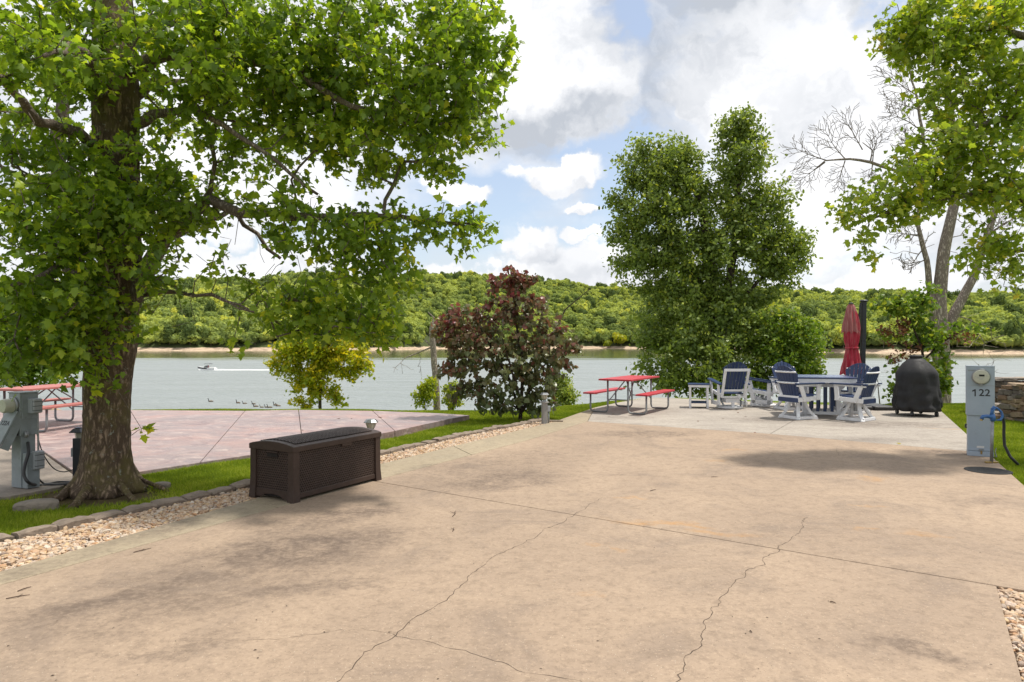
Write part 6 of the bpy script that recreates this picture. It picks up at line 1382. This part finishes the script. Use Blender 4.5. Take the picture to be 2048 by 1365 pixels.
MB().box((0, -2.5, .85), (.9, .7, .3)).build('engine_cover', hm, bt, bevel=.08); MB().box((0, -.9, .75), (1.5, .5, .35)).build('bench_seat', M['label_white'], bt, bevel=.05)
for (dy, dx, col, lab) in ((.15, .4, (.05, .06, .12), 'seated person in dark clothes steering the boat'), (-.7, -.4, (.35, .08, .07), 'seated passenger in red in the back of the boat')):
    m = MB(); m._t = .2; m.tube([(0, .35, -.35), (0, .30, 0), (0, -.02, .05), (0, -.03, .30), (0, -.02, .48), (0, 0, .56), (0, .01, .63), (0, .01, .72), (0, .01, .80)], [.09, .13, .17, .18, .19, .07, .09, .11, .04], 10)
    for s in (-1, 1): m.tube([(s * .16, -.02, .48), (s * .24, .08, .25), (s * .12, .32, .22)], [.07, .05, .04], 8)
    q = m.build('person', simple('clothes', col, None, 9, .8), None, (xb - dy, zb + dx, WZ + .95), R(90), smooth=True); tag(q, lab, 'person')
foam = simple('white_foam', (.85, .86, .86), (.70, .72, .70), 1.2, .8, 1.0, 3)
m = MB(); vs = []; fs = []; K = 40; wl = 26.0
for i in range(K + 1):
    f = i / K; x = -2.6 + wl * f; hw = .9 + 1.5 * f ** .7; zc = .30 * math.exp(-f * 5) + .05
    for k in range(7):
        s = -1 + k / 3; edge_ = abs(s); z = zc * (1 - .6 * edge_ ** 2) + random.uniform(0, .10 * (1 - f * .6)) + (.12 * (1 - f) if edge_ > .6 else 0); z = -.05 if edge_ == 1 else z
        vs.append((x + random.gauss(0, .1), s * hw + (.4 * math.sin(x * .6) * f), z))
for i in range(K):
    for k in range(6): a = i * 7 + k; fs.append((a, a + 7, a + 8, a + 1))
m.add(vs, fs); tag(m.build('boat_wake', foam, None, (xb, zb, WZ), smooth=True), 'white foamy wake trailing behind the boat', kind='structure')
gm, t, b_, o_ = newmat('goose_feathers'); a_ = t.node('ShaderNodeAttribute', attribute_name='tone'); t.set(b_.inputs['Base Color'], t.mix(a_.outputs['Fac'], (.015, .013, .012), (.15, .115, .08))); b_.inputs['Roughness'].default_value = .8
def goose():
    m = MB(); p = [(-.42, .10), (-.34, .10), (-.22, .09), (-.05, .07), (.12, .08), (.22, .12), (.26, .22), (.27, .34), (.29, .43), (.33, .48), (.38, .48), (.43, .46)]; r = [.015, .06, .13, .165, .14, .085, .05, .04, .042, .05, .035, .012]
    m.tube([(x, 0, z) for x, z in p], r, 10)
    m.tone = [1.0 if i // 10 < 5 else 0.0 for i in range(len(m.v))]; me = m.mesh('goose', True); me.materials.append(gm); return me
gme = goose()
labs = ['lone goose swimming well left of the other geese', 'goose leading the flock, second from the left', 'goose third from the left on the water, just right of the flock leader', 'goose swimming behind, upper of the close pair in the middle of the flock', 'goose lower of the close pair in the middle of the flock', 'pale low goose right of the close pair', 'goose fourth from the right end of the flock', 'goose near the pink patio edge, third from the right', 'goose in the rightmost pair, the left one', 'goose in the rightmost pair, the right one']
for (px, py, s), lb in zip(((421, 804, 1), (476, 807, 1.05), (489, 808, .85), (507, 809, .9), (511, 814, 1), (523, 815.5, .8), (533, 815.5, .85), (539, 816, .95), (551, 811.5, 1.05), (556, 813, .9)), labs):
    zz = (CH - WZ) * F / (py - H0); o = link('goose', gme, None, None, (P(px, 0, zz).x, zz, WZ - .03), R(180 + random.uniform(-25, 25))); o.scale = (s * 1.15,) * 3; tag(o, lb, 'goose', 'geese swimming near the patio')
# ---- house half hidden in the far woods
u0 = (566 - CX) / F
for s0 in range(60, 400, 4):
    x, y, z = hill(np.array([u0]), np.array([float(s0)]))
    if (z[0] + 12 - CH) / y[0] > (H0 - 577) / F: break
hs = empty('hillside_house', (float(x[0]), float(y[0]), float(z[0]) + 5), 'dark roofed house with a deck showing between trees on the far hill', 'house')
hw = simple('house_siding', (.16, .15, .15), (.12, .11, .11), .5, .8); MB().box((0, 0, 2), (16, 9, 10)).build('wall', hw, hs)
MB().extr([(-6, 7), (6, 7), (0, 10.5)], 'x', -9, 9).build('roof', simple('roof_shingle', (.09, .085, .09), None, 1, .9), hs)
for k in range(5):
    for z in (1.2, 4.6): wn = MB().box((-6.2 + k * 3.1, -4.56, z), (1.9, .14, 2.2)).build('window', M['label_white'], hs); MB().box((-6.2 + k * 3.1, -4.66, z), (1.6, .06, 1.9)).build('pane', simple('window_glass', (.05, .07, .09), None, 1, .08, spec=.9) if k == 0 and z < 2 else bpy.data.materials['window_glass'], wn)
MB().box((0, -5.6, 2.8), (16.5, 2.2, .3)).build('deck', simple('deck_boards', (.38, .30, .24), None, 2, .8), hs); MB().box((0, -6.6, 3.9), (16.5, .12, .12)).build('deck_rail', M['label_white'], hs)
# ---- fallen leaves and twigs on the concrete
dl_ = []
for k in range(3):
    vv, l, s, tt = leafcloud(np.zeros((1, 3)), np.array([[0, 1., 0]]), np.array([[0, 0, 1.]]), np.ones(1), MAPLE, MAPLE_F, np.array([k * .45])); me = npmesh('fallen_leaf', vv, l, s, False, {'tone': tt}); me.materials.append(M['dead_leaf'] if k < 2 else M['yellow_leaf']); dl_.append(me)
for px, py, sz, lab in ((1228, 829, .09, 'brown dead leaf under the red picnic table, left one'), (1218, 833, .06, 'brown dead leaf at the front leg of the red picnic table'), (1476, 826, .08, 'brown dead leaf on the patio in front of the glider chair'), (1490, 834, .06, 'small curled leaf on the patio below the glider chair'), (1446, 838, .05, 'small dead leaf on the patio left of the dining chairs'),
        (1802, 889, .07, 'yellow green leaf on the joint between patio and pad'), (1396, 843, .05, 'tiny dead leaf near the side table'), (604, 861, .06, 'dead leaf on the pink patio above the storage box'), (680, 838, .07, 'left dead leaf on the pink patio near the lantern'), (704, 838, .07, 'middle dead leaf on the pink patio near the lantern'), (757, 836, .09, 'curled dead leaf on the pink patio right of the lantern'), (1510, 866, .05, 'tiny brown leaf at the patio joint')):
    p = G(px, py); o = link('fallen_leaf', dl_[2 if 'yellow' in lab else random.choice([0, 1])], None, None, (p.x, p.y, .012), random.uniform(0, 6)); o.rotation_euler[0] = random.uniform(-.2, .3); o.scale = (sz,) * 3; tag(o, lab, 'leaf', 'fallen leaves on the concrete')
tm = simple('twig_bark', (.10, .06, .04), (.06, .04, .03), 20, .9)
for (a, b, lab) in (((267, 1106), (302, 1098), 'pale straight twig on the pad below the gravel'), ((12, 1199), (60, 1191), 'long dark twig at the left edge of the pad'), ((35, 1184), (62, 1175), 'thin dark twig above the long one at the left edge'), ((905, 1034), (912, 1022), 'forked little twig on the pad right of the storage box'), ((905, 1064), (908, 1056), 'tiny twig below the forked one'), ((1300, 983), (1312, 980), 'curved twig in the middle of the pad'), ((1422, 955), (1436, 955), 'short twig near the middle crack'), ((445, 1015), (458, 1011), 'curled dry stem on the border beside the storage box'), ((1660, 1205), (1672, 1208), 'small dark stem on the lower right of the pad'), ((1500, 1263), (1504, 1267), 'tiny dark stick in the lower middle of the pad')):
    p, q = G(*a), G(*b); d = q - p; m = MB(); L = d.length; m.tube([(0, 0, 0), (d.x * .35 + d.y * .06, d.y * .35 - d.x * .06, .004), (d.x * .7, d.y * .7, .002), (d.x, d.y, 0)], [.003, .0035, .0028, .0015], 6)
    if L > .12: m.tube([(d.x * .5, d.y * .5, .002), (d.x * .7 - d.y * .2, d.y * .7 + d.x * .2, .004)], [.0025, .001], 5)
    tag(m.build('twig', tm, None, (p.x, p.y, .004)), lab, 'twig', 'twigs lying on the concrete')
